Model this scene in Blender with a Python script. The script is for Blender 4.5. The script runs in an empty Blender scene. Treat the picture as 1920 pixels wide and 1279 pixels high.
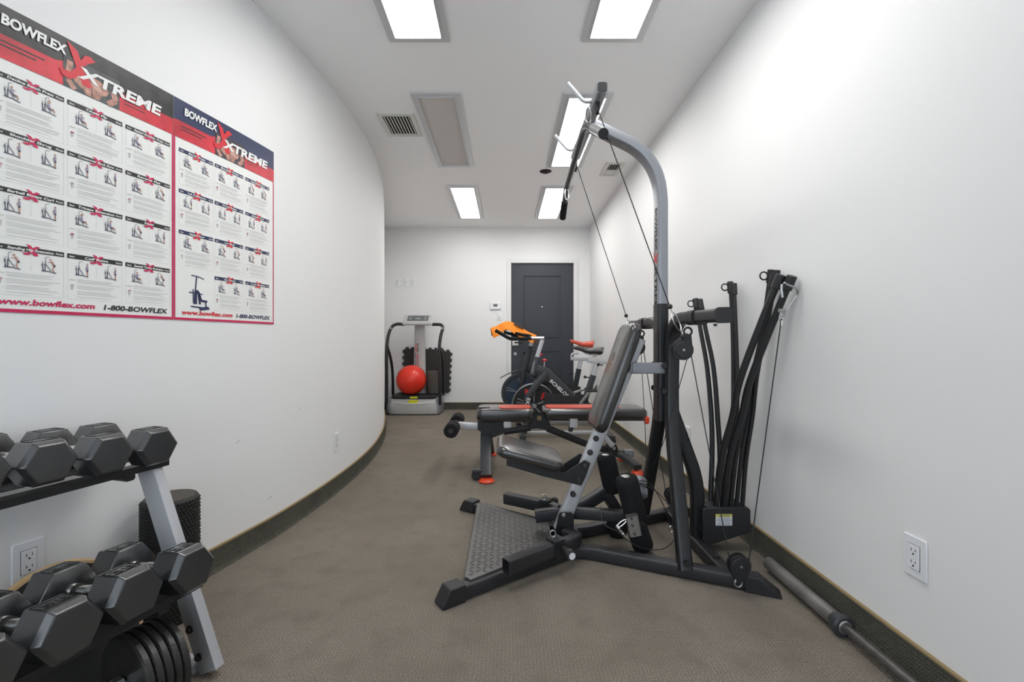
import bpy, bmesh, math, random
from mathutils import Vector, Matrix
random.seed(4)
V = Vector
scene = bpy.context.scene
COL = scene.collection
F = 853.0; CX, CY = 948.0, 638.0; EYE = 0.977     # lens in pixels of a 1920 wide frame, horizon, eye height

# ------------------------------------------------------------------ camera, world, exposure
cam = bpy.data.cameras.new('camera'); cam_o = bpy.data.objects.new('camera', cam); COL.objects.link(cam_o)
cam_o.location = (0, 0, EYE); cam_o.rotation_euler = (math.pi/2, 0, 0)
cam.sensor_width = 36.0; cam.lens = 36.0*F/1920
cam.shift_x = (960-CX)/1920.0; cam.shift_y = (CY-639.5)/1920.0
cam.clip_start = 0.02; cam.clip_end = 60
scene.camera = cam_o
world = bpy.data.worlds.new('world'); scene.world = world; world.use_nodes = True
world.node_tree.nodes['Background'].inputs[0].default_value = (0.80, 0.90, 1.0, 1)
world.node_tree.nodes['Background'].inputs[1].default_value = 2.2
scene.view_settings.view_transform = 'Standard'; scene.view_settings.look = 'None'
scene.view_settings.gamma = 1.0; scene.view_settings.use_curve_mapping = False
scene.view_settings.exposure = 0.31
PANEL_STRENGTH = 11.5

# ------------------------------------------------------------------ materials
def mat(name, col, rough=0.5, metal=0.0, spec=0.5, bump=None, var=None, emit=None, coat=0):
    m = bpy.data.materials.new(name); m.use_nodes = True
    nt = m.node_tree; b = nt.nodes['Principled BSDF']
    b.inputs['Base Color'].default_value = (*col, 1); b.inputs['Roughness'].default_value = rough
    b.inputs['Metallic'].default_value = metal; b.inputs['Specular IOR Level'].default_value = spec
    if coat: b.inputs['Coat Weight'].default_value = coat; b.inputs['Coat Roughness'].default_value = 0.22
    if emit:
        b.inputs['Emission Color'].default_value = (*emit[0], 1); b.inputs['Emission Strength'].default_value = emit[1]
    tc = None
    if bump or var:
        tc = nt.nodes.new('ShaderNodeTexCoord')
    if var:                                        # (scale, amount) mottled colour
        n = nt.nodes.new('ShaderNodeTexNoise'); n.inputs['Scale'].default_value = var[0]; n.inputs['Detail'].default_value = 4
        nt.links.new(tc.outputs['Object'], n.inputs['Vector'])
        r = nt.nodes.new('ShaderNodeValToRGB')
        a = var[1]
        r.color_ramp.elements[0].color = (*[c*(1-a) for c in col], 1); r.color_ramp.elements[0].position = 0.3
        r.color_ramp.elements[1].color = (*[min(1, c*(1+a)) for c in col], 1); r.color_ramp.elements[1].position = 0.7
        nt.links.new(n.outputs['Fac'], r.inputs['Fac']); nt.links.new(r.outputs['Color'], b.inputs['Base Color'])
    if bump:                                       # (scale, strength)
        n = nt.nodes.new('ShaderNodeTexNoise'); n.inputs['Scale'].default_value = bump[0]; n.inputs['Detail'].default_value = 3
        nt.links.new(tc.outputs['Object'], n.inputs['Vector'])
        bp = nt.nodes.new('ShaderNodeBump'); bp.inputs['Strength'].default_value = bump[1]; bp.inputs['Distance'].default_value = 0.002
        nt.links.new(n.outputs['Fac'], bp.inputs['Height']); nt.links.new(bp.outputs['Normal'], b.inputs['Normal'])
    return m

def carpet_mat(name, c0, c1, c2, rib=95.0, rotate=0.0, use_uv=False):
    m = bpy.data.materials.new(name); m.use_nodes = True
    nt = m.node_tree; b = nt.nodes['Principled BSDF']; L = nt.links.new; N = nt.nodes.new
    b.inputs['Roughness'].default_value = 0.95; b.inputs['Specular IOR Level'].default_value = 0.15
    tc = N('ShaderNodeTexCoord')
    mp = N('ShaderNodeMapping'); mp.inputs['Rotation'].default_value = (0, 0, rotate); L(tc.outputs['UV' if use_uv else 'Object'], mp.inputs['Vector'])
    w = N('ShaderNodeTexWave'); w.inputs['Scale'].default_value = rib/6.2832*1.0; w.bands_direction = 'X' if not use_uv else 'Y'
    w.inputs['Distortion'].default_value = 0.6; w.inputs['Detail'].default_value = 1; w.inputs['Detail Scale'].default_value = 4
    L(mp.outputs['Vector'], w.inputs['Vector'])
    w2 = N('ShaderNodeTexWave'); w2.inputs['Scale'].default_value = rib/6.2832*1.3; w2.bands_direction = 'Y' if not use_uv else 'X'
    w2.inputs['Distortion'].default_value = 1.0; L(mp.outputs['Vector'], w2.inputs['Vector'])
    mul = N('ShaderNodeMath'); mul.operation = 'MULTIPLY'; L(w.outputs['Fac'], mul.inputs[0]); L(w2.outputs['Fac'], mul.inputs[1])
    big = N('ShaderNodeTexNoise'); big.inputs['Scale'].default_value = 1.7; big.inputs['Detail'].default_value = 5; big.inputs['Roughness'].default_value = 0.6
    L(tc.outputs['Object'], big.inputs['Vector'])
    rp = N('ShaderNodeValToRGB'); L(big.outputs['Fac'], rp.inputs['Fac'])
    rp.color_ramp.elements[0].position = 0.33; rp.color_ramp.elements[0].color = (*[x*.92 for x in c0], 1)
    rp.color_ramp.elements[1].position = 0.62; rp.color_ramp.elements[1].color = (*c1, 1)
    mid = N('ShaderNodeTexNoise'); mid.inputs['Scale'].default_value = 9; mid.inputs['Detail'].default_value = 6
    L(tc.outputs['Object'], mid.inputs['Vector'])
    fine = N('ShaderNodeTexNoise'); fine.inputs['Scale'].default_value = 260; fine.inputs['Detail'].default_value = 2
    L(tc.outputs['Object'], fine.inputs['Vector'])
    def mix(a, bcol, fac):
        x = N('ShaderNodeMix'); x.data_type = 'RGBA'; L(fac, x.inputs['Factor']); L(a, x.inputs['A']); x.inputs['B'].default_value = (*bcol, 1); return x.outputs['Result']
    def scaled(o, lo, hi, a, c):
        r = N('ShaderNodeMapRange'); L(o, r.inputs['Value']); r.inputs['From Min'].default_value = lo; r.inputs['From Max'].default_value = hi
        r.inputs['To Min'].default_value = a; r.inputs['To Max'].default_value = c; return r.outputs['Result']
    c = mix(rp.outputs['Color'], c2, scaled(mul.outputs[0], 0.0, 1.0, 0.55, 0.0))
    c = mix(c, [x*0.3 for x in c2], scaled(fine.outputs['Fac'], 0.35, 0.62, 0.62, 0.0))
    c = mix(c, [x*0.8 for x in c2], scaled(mid.outputs['Fac'], 0.5, 0.75, 0.0, 0.6))
    L(c, b.inputs['Base Color'])
    add = N('ShaderNodeMath'); L(mul.outputs[0], add.inputs[0]); L(fine.outputs['Fac'], add.inputs[1])
    bp = N('ShaderNodeBump'); bp.inputs['Strength'].default_value = 0.7; bp.inputs['Distance'].default_value = 0.003
    L(add.outputs[0], bp.inputs['Height']); L(bp.outputs['Normal'], b.inputs['Normal'])
    return m

M = {}
M['wall'] = mat('wall_paint', (0.84, 0.84, 0.835), 0.6, spec=0.25, bump=(60, 0.05))
M['ceiling'] = mat('ceiling_paint', (0.93, 0.93, 0.93), 0.85, spec=0.2, bump=(80, 0.06))
M['carpet'] = carpet_mat('carpet', (0.30, 0.262, 0.212), (0.38, 0.334, 0.278), (0.20, 0.174, 0.14), rib=165)
M['base'] = carpet_mat('carpet_base', (0.125, 0.122, 0.100), (0.165, 0.160, 0.130), (0.075, 0.073, 0.058), rib=165, use_uv=True)
M['tan'] = mat('tan_binding', (0.30, 0.22, 0.11), 0.9)
M['door'] = mat('door_paint', (0.033, 0.036, 0.047), 0.42)
M['trim'] = mat('white_trim', (0.78, 0.78, 0.76), 0.4)
M['white'] = mat('white_plastic', (0.82, 0.83, 0.85), 0.35)
M['slot'] = mat('slot_dark', (0.02, 0.02, 0.02), 0.6)
M['fixture'] = mat('fixture_frame', (0.62, 0.63, 0.64), 0.35, metal=0.2)
M['panel'] = mat('light_diffuser', (0.9, 0.9, 0.9), 0.5, emit=((1.0, 0.99, 0.975), PANEL_STRENGTH))
M['panel_off'] = mat('unlit_diffuser', (0.60, 0.565, 0.54), 0.6, bump=(300, 0.3))
M['vent_dark'] = mat('vent_dark', (0.025, 0.022, 0.02), 0.9)
M['vent'] = mat('vent_paint', (0.66, 0.65, 0.61), 0.5)
M['black'] = mat('black_powder_coat', (0.014, 0.0145, 0.0165), 0.38, bump=(700, 0.12))
M['rail'] = mat('worn_black_paint', (0.024, 0.024, 0.027), 0.42, var=(6, 0.3), bump=(500, 0.1))
M['charcoal'] = mat('charcoal_paint', (0.040, 0.042, 0.047), 0.36)
M['silver'] = mat('silver_paint', (0.30, 0.31, 0.335), 0.34, metal=0.35)
M['silver_light'] = mat('light_silver_paint', (0.50, 0.51, 0.53), 0.36, metal=0.3)
M['chrome'] = mat('chrome', (0.75, 0.74, 0.72), 0.18, metal=1.0)
M['steel'] = mat('dull_steel', (0.42, 0.42, 0.42), 0.35, metal=0.9)
M['bolt'] = mat('bolt_black', (0.03, 0.03, 0.03), 0.28, metal=0.3)
M['plastic'] = mat('black_plastic', (0.020, 0.020, 0.022), 0.5)
M['rod'] = mat('rod_black', (0.016, 0.016, 0.017), 0.40)
M['foam'] = mat('black_foam', (0.016, 0.016, 0.017), 0.9, spec=0.2, bump=(900, 0.3))
M['vinyl'] = mat('black_vinyl', (0.019, 0.017, 0.0165), 0.24, spec=0.8, bump=(160, 0.2), coat=0.5)
M['red_vinyl'] = mat('red_vinyl', (0.62, 0.085, 0.05), 0.35, bump=(160, 0.15))
M['orange'] = mat('orange_plastic', (0.75, 0.07, 0.02), 0.4)
M['rubber'] = mat('hex_rubber', (0.017, 0.018, 0.020), 0.30, spec=0.9, var=(14, 0.25), bump=(260, 0.10), coat=1.0)
M['iron'] = mat('cast_iron', (0.020, 0.019, 0.018), 0.36, bump=(120, 0.4), var=(9, 0.4))
M['mark'] = mat('printed_black', (0.006, 0.006, 0.006), 0.6)
M['plate'] = mat('tread_plate', (0.095, 0.092, 0.088), 0.34, var=(5, 0.2))
M['wood'] = mat('pale_wood', (0.62, 0.42, 0.22), 0.5, var=(12, 0.15))
M['knob_rubber'] = mat('knobby_rubber', (0.016, 0.016, 0.015), 0.65)
M['red_ball'] = mat('red_ball', (0.80, 0.035, 0.015), 0.28)
M['towel'] = mat('orange_towel', (0.85, 0.25, 0.02), 0.95, bump=(300, 0.5))
M['grey_foam'] = mat('grey_foam', (0.085, 0.075, 0.066), 0.95, bump=(300, 0.3))
M['puzzle'] = mat('puzzle_foam', (0.040, 0.038, 0.036), 0.85, bump=(70, 0.6))
M['whitegrey'] = mat('silver_plastic', (0.50, 0.50, 0.49), 0.3)
M['lcd'] = mat('console_grey', (0.12, 0.125, 0.13), 0.4)
M['lcd2'] = mat('display', (0.33, 0.35, 0.34), 0.3)
M['yellow'] = mat('yellow_sticker', (0.72, 0.70, 0.02), 0.5)
M['paper'] = mat('paper', (0.86, 0.865, 0.84), 0.35, spec=0.3)
M['p_black'] = mat('print_black', (0.018, 0.018, 0.018), 0.35, var=(22, 0.7))
M['p_bar'] = mat('print_bar_black', (0.025, 0.025, 0.025), 0.4)
M['p_navy'] = mat('print_navy', (0.020, 0.030, 0.090), 0.35)
M['p_red'] = mat('print_red', (0.62, 0.025, 0.045), 0.35, var=(9, 0.35))
M['p_x'] = mat('print_red_logo', (0.66, 0.02, 0.035), 0.4)
M['p_mag'] = mat('print_magenta', (0.60, 0.02, 0.10), 0.4)
M['p_white'] = mat('print_white', (0.85, 0.85, 0.83), 0.4)
M['p_grey'] = mat('print_text_grey', (0.52, 0.52, 0.52), 0.5)
M['p_line'] = mat('print_line_grey', (0.60, 0.60, 0.60), 0.5)
M['p_skin'] = mat('print_skin', (0.50, 0.26, 0.20), 0.45, var=(60, 0.35))
M['p_mach'] = mat('print_machine', (0.05, 0.05, 0.10), 0.45)
M['p_shirt'] = mat('print_shirt', (0.32, 0.30, 0.45), 0.45)
M['caution'] = mat('caution_yellow', (0.70, 0.68, 0.15), 0.5)
M['blue'] = mat('flywheel_blue', (0.012, 0.032, 0.065), 0.4)
M['bike_red'] = mat('bike_red', (0.62, 0.02, 0.02), 0.35)
M['scuff'] = mat('scuff_grey', (0.22, 0.22, 0.22), 0.8)

# ------------------------------------------------------------------ helpers
def at(px, py, Y): return V(((px-CX)/F*Y, Y, EYE-(py-CY)/F*Y))
def rrect(w, h, r=0.006, n=3):
    r = min(r, w*0.49, h*0.49); out = []
    for cx, cy, a0 in ((w/2-r, h/2-r, 0), (-w/2+r, h/2-r, 90), (-w/2+r, -h/2+r, 180), (w/2-r, -h/2+r, 270)):
        for k in range(n+1):
            a = math.radians(a0+90*k/n); out.append((cx+r*math.cos(a), cy+r*math.sin(a)))
    return out
def circ(r, n=16): return [(r*math.cos(2*math.pi*k/n), r*math.sin(2*math.pi*k/n)) for k in range(n)]
def fillet(pts, r, n=6):
    pts = [V(p) for p in pts]; out = [pts[0]]
    for a, b, c in zip(pts, pts[1:], pts[2:]):
        d1 = (a-b); d2 = (c-b); rr = min(r, d1.length*0.48, d2.length*0.48)
        p = b+d1.normalized()*rr; q = b+d2.normalized()*rr
        for k in range(n+1):
            t = k/n; out.append(p*(1-t)**2+b*2*t*(1-t)+q*t*t)
    out.append(pts[-1]); return out
def spline(pts, n=8):
    pts = [V(p) for p in pts]; P = [pts[0]*2-pts[1]]+pts+[pts[-1]*2-pts[-2]]; out = []
    for i in range(1, len(P)-2):
        a, b, c, d = P[i-1:i+3]
        for k in range(n):
            t = k/n; out.append(0.5*((2*b)+(c-a)*t+(2*a-5*b+4*c-d)*t*t+(3*b-a-3*c+d)*t**3))
    out.append(pts[-1]); return out
def basis(d, up=(0, 0, 1)):
    d = V(d).normalized(); up = V(up)
    s = d.cross(up)
    if s.length < 1e-4: s = d.cross(V((1, 0, 0)))
    s.normalize(); return s, s.cross(d)

TEXTCACHE = {}
def text_geo(s, bold=0.0):
    k = (s, bold)
    if k not in TEXTCACHE:
        cu = bpy.data.curves.new('txt', 'FONT'); cu.body = s; cu.size = 1; cu.offset = bold; cu.fill_mode = 'FRONT'; cu.resolution_u = 3
        o = bpy.data.objects.new('txt', cu); COL.objects.link(o); bpy.context.view_layer.update()
        e = o.evaluated_get(bpy.context.evaluated_depsgraph_get()); me = e.to_mesh()
        vs = [v.co.copy() for v in me.vertices]; fs = [tuple(p.vertices) for p in me.polygons]
        e.to_mesh_clear(); bpy.data.objects.remove(o); bpy.data.curves.remove(cu)
        x0 = min(v.x for v in vs); x1 = max(v.x for v in vs)
        for v in vs: v.x -= x0
        TEXTCACHE[k] = (vs, fs, x1-x0)
    return TEXTCACHE[k]

class MB:
    def __init__(self): self.v = []; self.f = []; self.m = []; self.mi = 0; self.uv = None
    def add(self, vs, fs):
        o = len(self.v); self.v += [V(p) for p in vs]
        for f in fs: self.f.append(tuple(i+o for i in f)); self.m.append(self.mi)
        return self
    def box(self, c, s, rot=None, bev=0.0):
        if bev:
            x, y, z = [a/2 for a in s]; prof = rrect(s[0], s[1], bev, 2)
            lay = [(-z, -bev*0.7), (-z+bev*0.7, 0), (z-bev*0.7, 0), (z, -bev*0.7)]
            vs = []; n = len(prof)
            for zz, ins in lay:
                kx = (x+ins)/x; ky = (y+ins)/y
                vs += [V((a*kx, b*ky, zz)) for a, b in prof]
            fs = [tuple(range(n-1, -1, -1))]
            for l in range(3):
                for i in range(n): j = (i+1) % n; fs.append((l*n+i, l*n+j, (l+1)*n+j, (l+1)*n+i))
            fs.append(tuple(range(3*n, 4*n)))
        else:
            x, y, z = [a/2 for a in s]
            vs = [V((i*x, j*y, k*z)) for k in (-1, 1) for j in (-1, 1) for i in (-1, 1)]
            fs = [(0, 2, 3, 1), (4, 5, 7, 6), (0, 1, 5, 4), (2, 6, 7, 3), (0, 4, 6, 2), (1, 3, 7, 5)]
        if rot is not None: vs = [rot @ v for v in vs]
        return self.add([v+V(c) for v in vs], fs)
    def sweep(self, pts, prof, up=(0, 0, 1), caps=True, closed=False, scale=None):
        pts = [V(p) for p in pts]; n = len(prof); m = len(pts); vs = []; fs = []
        prev = None
        for i, p in enumerate(pts):
            if closed: t = pts[(i+1) % m]-pts[i-1]
            elif i == 0: t = pts[1]-p
            elif i == m-1: t = p-pts[-2]
            else: t = (pts[i+1]-p).normalized()+(p-pts[i-1]).normalized()
            t.normalize()
            if up is None:
                if prev is None: s, u = basis(t)
                else:
                    s = prev-t*prev.dot(t); s.normalize(); u = s.cross(t)
                prev = s
            else: s, u = basis(t, up)
            k = scale[i] if scale else 1
            vs += [p+s*a*k+u*b*k for a, b in prof]
        for i in range(m if closed else m-1):
            for j in range(n):
                a = i*n+j; b = i*n+(j+1) % n; c = ((i+1) % m)*n+(j+1) % n; d = ((i+1) % m)*n+j
                fs.append((a, d, c, b))
        if caps and not closed:
            fs.append(tuple(range(n))); fs.append(tuple(range((m-1)*n+n-1, (m-1)*n-1, -1)))
        return self.add(vs, fs)
    def bar(self, pts, w, h, up=(0, 0, 1), r=0.008, caps=True): return self.sweep(pts, rrect(w, h, r), up, caps)
    def tube(self, pts, r, n=14, scale=None, caps=True, closed=False): return self.sweep(pts, circ(r, n), None, caps, closed, scale)
    def cyl(self, a, b, r, n=24, r2=None, bev=0.0):
        a = V(a); b = V(b); r2 = r if r2 is None else r2
        if bev:
            d = (b-a).normalized()
            return self.sweep([a, a+d*bev, b-d*bev, b], circ(1, n), None, True, False, [r-bev, r, r2, r2-bev])
        return self.sweep([a, b], circ(1, n), None, True, False, [r, r2])
    def lathe(self, prof, o, axis=(0, 0, 1), n=32, ang=1.0):        # prof: (radius, height)
        s, u = basis(axis); ax = V(axis).normalized(); o = V(o); vs = []; k = len(prof); fs = []
        for i in range(n):
            a = 2*math.pi*i/n
            vs += [o+ax*h+(s*math.cos(a)+u*math.sin(a))*r for r, h in prof]
        for i in range(n):
            j = (i+1) % n
            for q in range(k-1): fs.append((i*k+q, i*k+q+1, j*k+q+1, j*k+q))
        return self.add(vs, fs)
    def sphere(self, c, r, n=20, sc=(1, 1, 1)):
        prof = []; c = V(c); vs = []; fs = []; m = n//2
        for i in range(m+1):
            t = math.pi*i/m
            for j in range(n):
                a = 2*math.pi*j/n; vs.append(c+V((r*sc[0]*math.sin(t)*math.cos(a), r*sc[1]*math.sin(t)*math.sin(a), r*sc[2]*math.cos(t))))
        for i in range(m):
            for j in range(n): fs.append((i*n+j, (i+1)*n+j, (i+1)*n+(j+1) % n, i*n+(j+1) % n))
        return self.add(vs, fs)
    def prism(self, poly, vec):
        poly = [V(p) for p in poly]; n = len(poly); vec = V(vec)
        fs = [tuple(range(n)), tuple(range(2*n-1, n-1, -1))]+[(i, i+n, (i+1) % n+n, (i+1) % n) for i in range(n)]
        return self.add(poly+[p+vec for p in poly], fs)
    def text(self, s, o, right, up, size, width=None, bold=0.012, shear=0.0, fn=None, thick=0.0, centre=False):
        vs, fs, w = text_geo(s, bold); k = (width/w if width else size)
        o = V(o) if fn is None else o
        if centre: 
            if fn is None: o = o-V(right).normalized()*(k*w/2)
        if fn is None:
            R = V(right).normalized(); U = V(up).normalized()
            self.add([o+R*(v.x*k+v.y*size*shear)+U*(v.y*size) for v in vs], fs)
        else: self.add([fn(o[0]+v.x*k+v.y*size*shear, o[1]+v.y*size) for v in vs], fs)
        return self
    def build(self, name, mats, parent=None, label=None, kind=None, smooth=35, subsurf=0, solid=0, uv=None, bevel=0, stuff=False):
        root = parent
        while root is not None and root.parent is not None: root = root.parent
        off = V(root.location) if (root is not None) else V((0, 0, 0))
        me = bpy.data.meshes.new(name)
        me.from_pydata([v-off for v in self.v], [], self.f)
        mats = mats if isinstance(mats, (list, tuple)) else [mats]
        for q in mats: me.materials.append(M[q] if isinstance(q, str) else q)
        if len(mats) > 1: me.polygons.foreach_set('material_index', self.m)
        if uv:
            l = me.uv_layers.new(name='UVMap')
            for li, lp in enumerate(me.loops): l.data[li].uv = uv[lp.vertex_index]
        bm = bmesh.new(); bm.from_mesh(me); bmesh.ops.recalc_face_normals(bm, faces=bm.faces) if not getattr(self, 'keep', False) else None
        bm.to_mesh(me); bm.free()
        if smooth:
            me.polygons.foreach_set('use_smooth', [True]*len(me.polygons)); me.set_sharp_from_angle(angle=math.radians(smooth))
        me.update()
        o = bpy.data.objects.new(name, me); COL.objects.link(o)
        if parent is not None: o.parent = parent
        if label: o['label'] = label
        if kind: o['kind'] = kind
        if solid:
            md = o.modifiers.new('solid', 'SOLIDIFY'); md.thickness = solid; md.offset = 0
        if bevel:
            md = o.modifiers.new('bevel', 'BEVEL'); md.width = bevel; md.segments = 3; md.limit_method = 'ANGLE'; md.angle_limit = math.radians(40)
        if subsurf:
            md = o.modifiers.new('sub', 'SUBSURF'); md.levels = subsurf; md.render_levels = subsurf
        return o
def tag(o, label, cat, group=None):
    o['label'] = label; o['category'] = cat
    if group: o['group'] = group
    return o
def thing(name, label, cat, loc, group=None):
    o = bpy.data.objects.new(name, None); COL.objects.link(o); o.location = loc; o.empty_display_size = 0.05
    return tag(o, label, cat, group)
def bolt(parent, p, d, r=0.009, t=0.008, name='bolt', m='bolt'):
    d = V(d).normalized(); p = V(p)
    mb = MB().cyl(p-d*0.001, p+d*0.002, r*1.25, 16).cyl(p+d*0.002, p+d*t, r, 6 if name == 'bolt' else 16, bev=0.001)
    return mb.build(name, m, parent)

# ------------------------------------------------------------------ room shell
CEIL = 2.567; RX = 1.184; BY = 6.41; FY = -2.6
WC = [(-2.6, -3.2), (-1, -2.35), (0, -1.87), (.5, -1.68), (.9, -1.54), (1.27, -1.41), (1.6, -1.315), (1.9, -1.24), (2.1, -1.195), (2.28, -1.16), (2.5, -1.132), (2.75, -1.108), (3.0, -1.095), (3.3, -1.09), (3.6, -1.10), (3.9, -1.125), (4.2, -1.167), (4.5, -1.22), (4.8, -1.285), (5.1, -1.36), (5.4, -1.44), (5.8, -1.56), (6.41, -1.76)]
curve = [V((p.x, p.y, 0)) for p in spline([(x, y, 0) for y, x in WC], 10)]
S = [0.0]
for a, b in zip(curve, curve[1:]): S.append(S[-1]+(b-a).length)
def s_of_y(y):
    for i in range(len(curve)-1):
        if curve[i].y <= y <= curve[i+1].y:
            t = (y-curve[i].y)/(curve[i+1].y-curve[i].y); return S[i]+t*(S[i+1]-S[i])
def wall_pt(s, z, off=0.0):
    import bisect
    i = min(max(bisect.bisect_right(S, s)-1, 0), len(S)-2); t = (s-S[i])/(S[i+1]-S[i])
    p = curve[i].lerp(curve[i+1], t); d = (curve[i+1]-curve[i]).normalized()
    d0 = (curve[i]-curve[max(i-1, 0)]).normalized() if i > 0 else d
    d = (d0*(1-t)+d*t).normalized() if i > 0 else d
    n = V((d.y, -d.x, 0)); return V((p.x, p.y, z))+n*off
def wall_dir(s):
    d = (wall_pt(s+0.01, 0)-wall_pt(s-0.01, 0)).normalized(); return d, V((d.y, -d.x, 0))

m = MB(); m.add([(-3.4, FY-.1, 0), (RX+.1, FY-.1, 0), (RX+.1, BY+.1, 0), (-3.4, BY+.1, 0), (-3.4, FY-.1, -.1), (RX+.1, FY-.1, -.1), (RX+.1, BY+.1, -.1), (-3.4, BY+.1, -.1)], [(0, 1, 2, 3), (7, 6, 5, 4), (0, 4, 5, 1), (1, 5, 6, 2), (2, 6, 7, 3), (3, 7, 4, 0)])
m.build('floor', 'carpet', kind='structure', smooth=0)
m = MB(); m.box(((RX-3.4+.1)/2, (BY+FY)/2, CEIL+.05), (RX+3.4+.1, BY-FY+.2, .1)); m.build('ceiling', 'ceiling', kind='structure', smooth=0)
m = MB(); m.box((RX+.05, (BY+FY)/2, CEIL/2), (.1, BY-FY+.2, CEIL)); m.build('wall_right', 'wall', kind='structure', smooth=0)
# curved left wall, a thick band
m = MB(); n = len(curve); vs = []
for i, p in enumerate(curve):
    nrm = wall_dir(min(max(S[i], .02), S[-1]-.02))[1]
    for off in (0, -.1):
        for z in (0, CEIL): vs.append(V((p.x, p.y, z))+nrm*off)
fs = []
for i in range(n-1):
    a = 4*i; b = 4*(i+1); fs += [(a, b, b+1, a+1), (a+2, a+3, b+3, b+2), (a, a+2, b+2, b), (a+1, b+1, b+3, a+3)]
fs += [(0, 1, 3, 2), (4*n-4, 4*n-2, 4*n-1, 4*n-3)]
m.add(vs, fs); m.build('wall_left', 'wall', kind='structure', smooth=30)
# back wall around the door opening
DX0, DX1, DZ = 0.075, 0.962, 2.067
m = MB()
m.box(((-1.9+DX0)/2-.0, BY+.05, CEIL/2), (DX0+1.9, .1, CEIL)); m.box(((DX1+RX)/2, BY+.05, CEIL/2), (RX-DX1, .1, CEIL))
m.box(((DX0+DX1)/2, BY+.05, (DZ+CEIL)/2), (DX1-DX0, .1, CEIL-DZ)); m.build('wall_back', 'wall', kind='structure', smooth=0)
# wall behind the viewer with an unseen window, added wide to brighten the room
m = MB(); wx0, wx1, wz0, wz1 = -2.8, 1.0, .15, 2.4
m.box(((-3.4+wx0)/2, FY-.05, CEIL/2), (wx0+3.4, .1, CEIL)); m.box(((RX+wx1)/2, FY-.05, CEIL/2), (RX-wx1, .1, CEIL))
m.box(((wx0+wx1)/2, FY-.05, wz0/2), (wx1-wx0, .1, wz0)); m.box(((wx0+wx1)/2, FY-.05, (wz1+CEIL)/2), (wx1-wx0, .1, CEIL-wz1))
m.build('wall_front', 'wall', kind='structure', smooth=0)
m = MB(); m.box(((wx0+wx1)/2, FY, wz0-.02), (wx1-wx0+.1, .14, .04)); m.box(((wx0+wx1)/2, FY-.03, (wz0+wz1)/2), (.06, .06, wz1-wz0))
m.box((wx0+.03, FY-.03, (wz0+wz1)/2), (.06, .06, wz1-wz0)); m.box((wx1-.03, FY-.03, (wz0+wz1)/2), (.06, .06, wz1-wz0)); m.build('fill_window', 'trim', kind='structure', smooth=0)

# baseboards of carpet with a tan bound edge
def base_strip(name, pts, nrms, h=0.097, t=0.011):
    m = MB(); vs = []; uv = []; s = 0
    for i, (p, nn) in enumerate(zip(pts, nrms)):
        if i: s += (V(p)-V(pts[i-1])).length
        for o_, z in ((0.0005, 0), (t+.012, 0), (t+.004, .006), (t, .02), (t, h), (.0005, h)): vs.append(V(p)+V(nn)*o_+V((0, 0, z+.0005))); uv.append((s, z))
    fs = []
    for i in range(len(pts)-1):
        for k in range(6):
            a = i*6+k; b = i*6+(k+1) % 6; fs.append((a, b, b+6, a+6))
    fs.append((0, 1, 2, 3, 4, 5)); fs.append(tuple(range(len(vs)-1, len(vs)-7, -1)))
    m.add(vs, fs); o = m.build(name, 'base', kind='structure', uv=uv, smooth=40)
    m = MB(); vs = []
    for p, nn in zip(pts, nrms):
        for o_, z in ((0.0005, h), (t+.001, h), (t+.001, h+.006), (.0005, h+.006)): vs.append(V(p)+V(nn)*o_+V((0, 0, z)))
    fs = []
    for i in range(len(pts)-1):
        for k in range(4):
            a = i*4+k; b = i*4+(k+1) % 4; fs.append((a, b, b+4, a+4))
    fs.append((0, 1, 2, 3)); fs.append(tuple(range(len(vs)-1, len(vs)-5, -1)))
    m.add(vs, fs); m.build('top_binding', 'tan', o)
base_strip('baseboard_right', [(RX, FY+.01, 0), (RX, BY-.012, 0)], [(-1, 0, 0)]*2)
idx = [i for i in range(len(curve)) if FY+.02 < curve[i].y < BY-.03]
base_strip('baseboard_left', [curve[i] for i in idx], [wall_dir(S[i])[1] for i in idx])
base_strip('baseboard_back', [(-1.72, BY, 0), (DX0-.075, BY, 0)], [(0, -1, 0)]*2)
base_strip('baseboard_back', [(DX1+.075, BY, 0), (RX-.012, BY, 0)], [(0, -1, 0)]*2)

# door
door = MB().box(((DX0+DX1)/2, BY+.045, DZ/2+.004), (DX1-DX0-.006, .04, DZ-.01)).build('door_1', 'door', kind='structure', smooth=0)
for (x0, x1, z0, z1) in ((.262, .770, 1.02, 1.885), (.262, .770, .20, .825)):
    m = MB(); t = .018; y = BY+.021
    for c, s in ((((x0+x1)/2, y, z1), (x1-x0+t, .014, t)), (((x0+x1)/2, y, z0), (x1-x0+t, .014, t)), ((x0, y, (z0+z1)/2), (t, .014, z1-z0-t)), ((x1, y, (z0+z1)/2), (t, .014, z1-z0-t))): m.box(c, s, bev=.004)
    m.box(((x0+x1)/2, BY+.024, (z0+z1)/2), (x1-x0-.09, .006, z1-z0-.09)); m.build('panel_moulding', 'door', door)
MB().cyl((.515, BY+.02, 1.45), (.515, BY+.026, 1.45), .009).build('peephole', 'chrome', door)
MB().cyl((.135, BY+.02, .785), (.135, BY+.03, .785), .022).build('deadbolt', 'steel', door)
lp = MB().box((.138, BY+.021, .945), (.085, .008, .085)).build('lock_plate', 'trim', door)
MB().cyl((.138, BY+.02, .945), (.138, BY-.035, .945), .012).bar([(.13, BY-.035, .945), (.24, BY-.035, .945)], .016, .02).build('door_handle', 'mark', door)
for z in (1.79, 1.08, .25):
    MB().cyl((DX1+.004, BY-.006, z-.05), (DX1+.004, BY-.006, z+.05), .009).box((DX1+.004, BY, z), (.03, .008, .1)).build('hinge', 'steel', door)
m = MB(); w = .055
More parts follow.
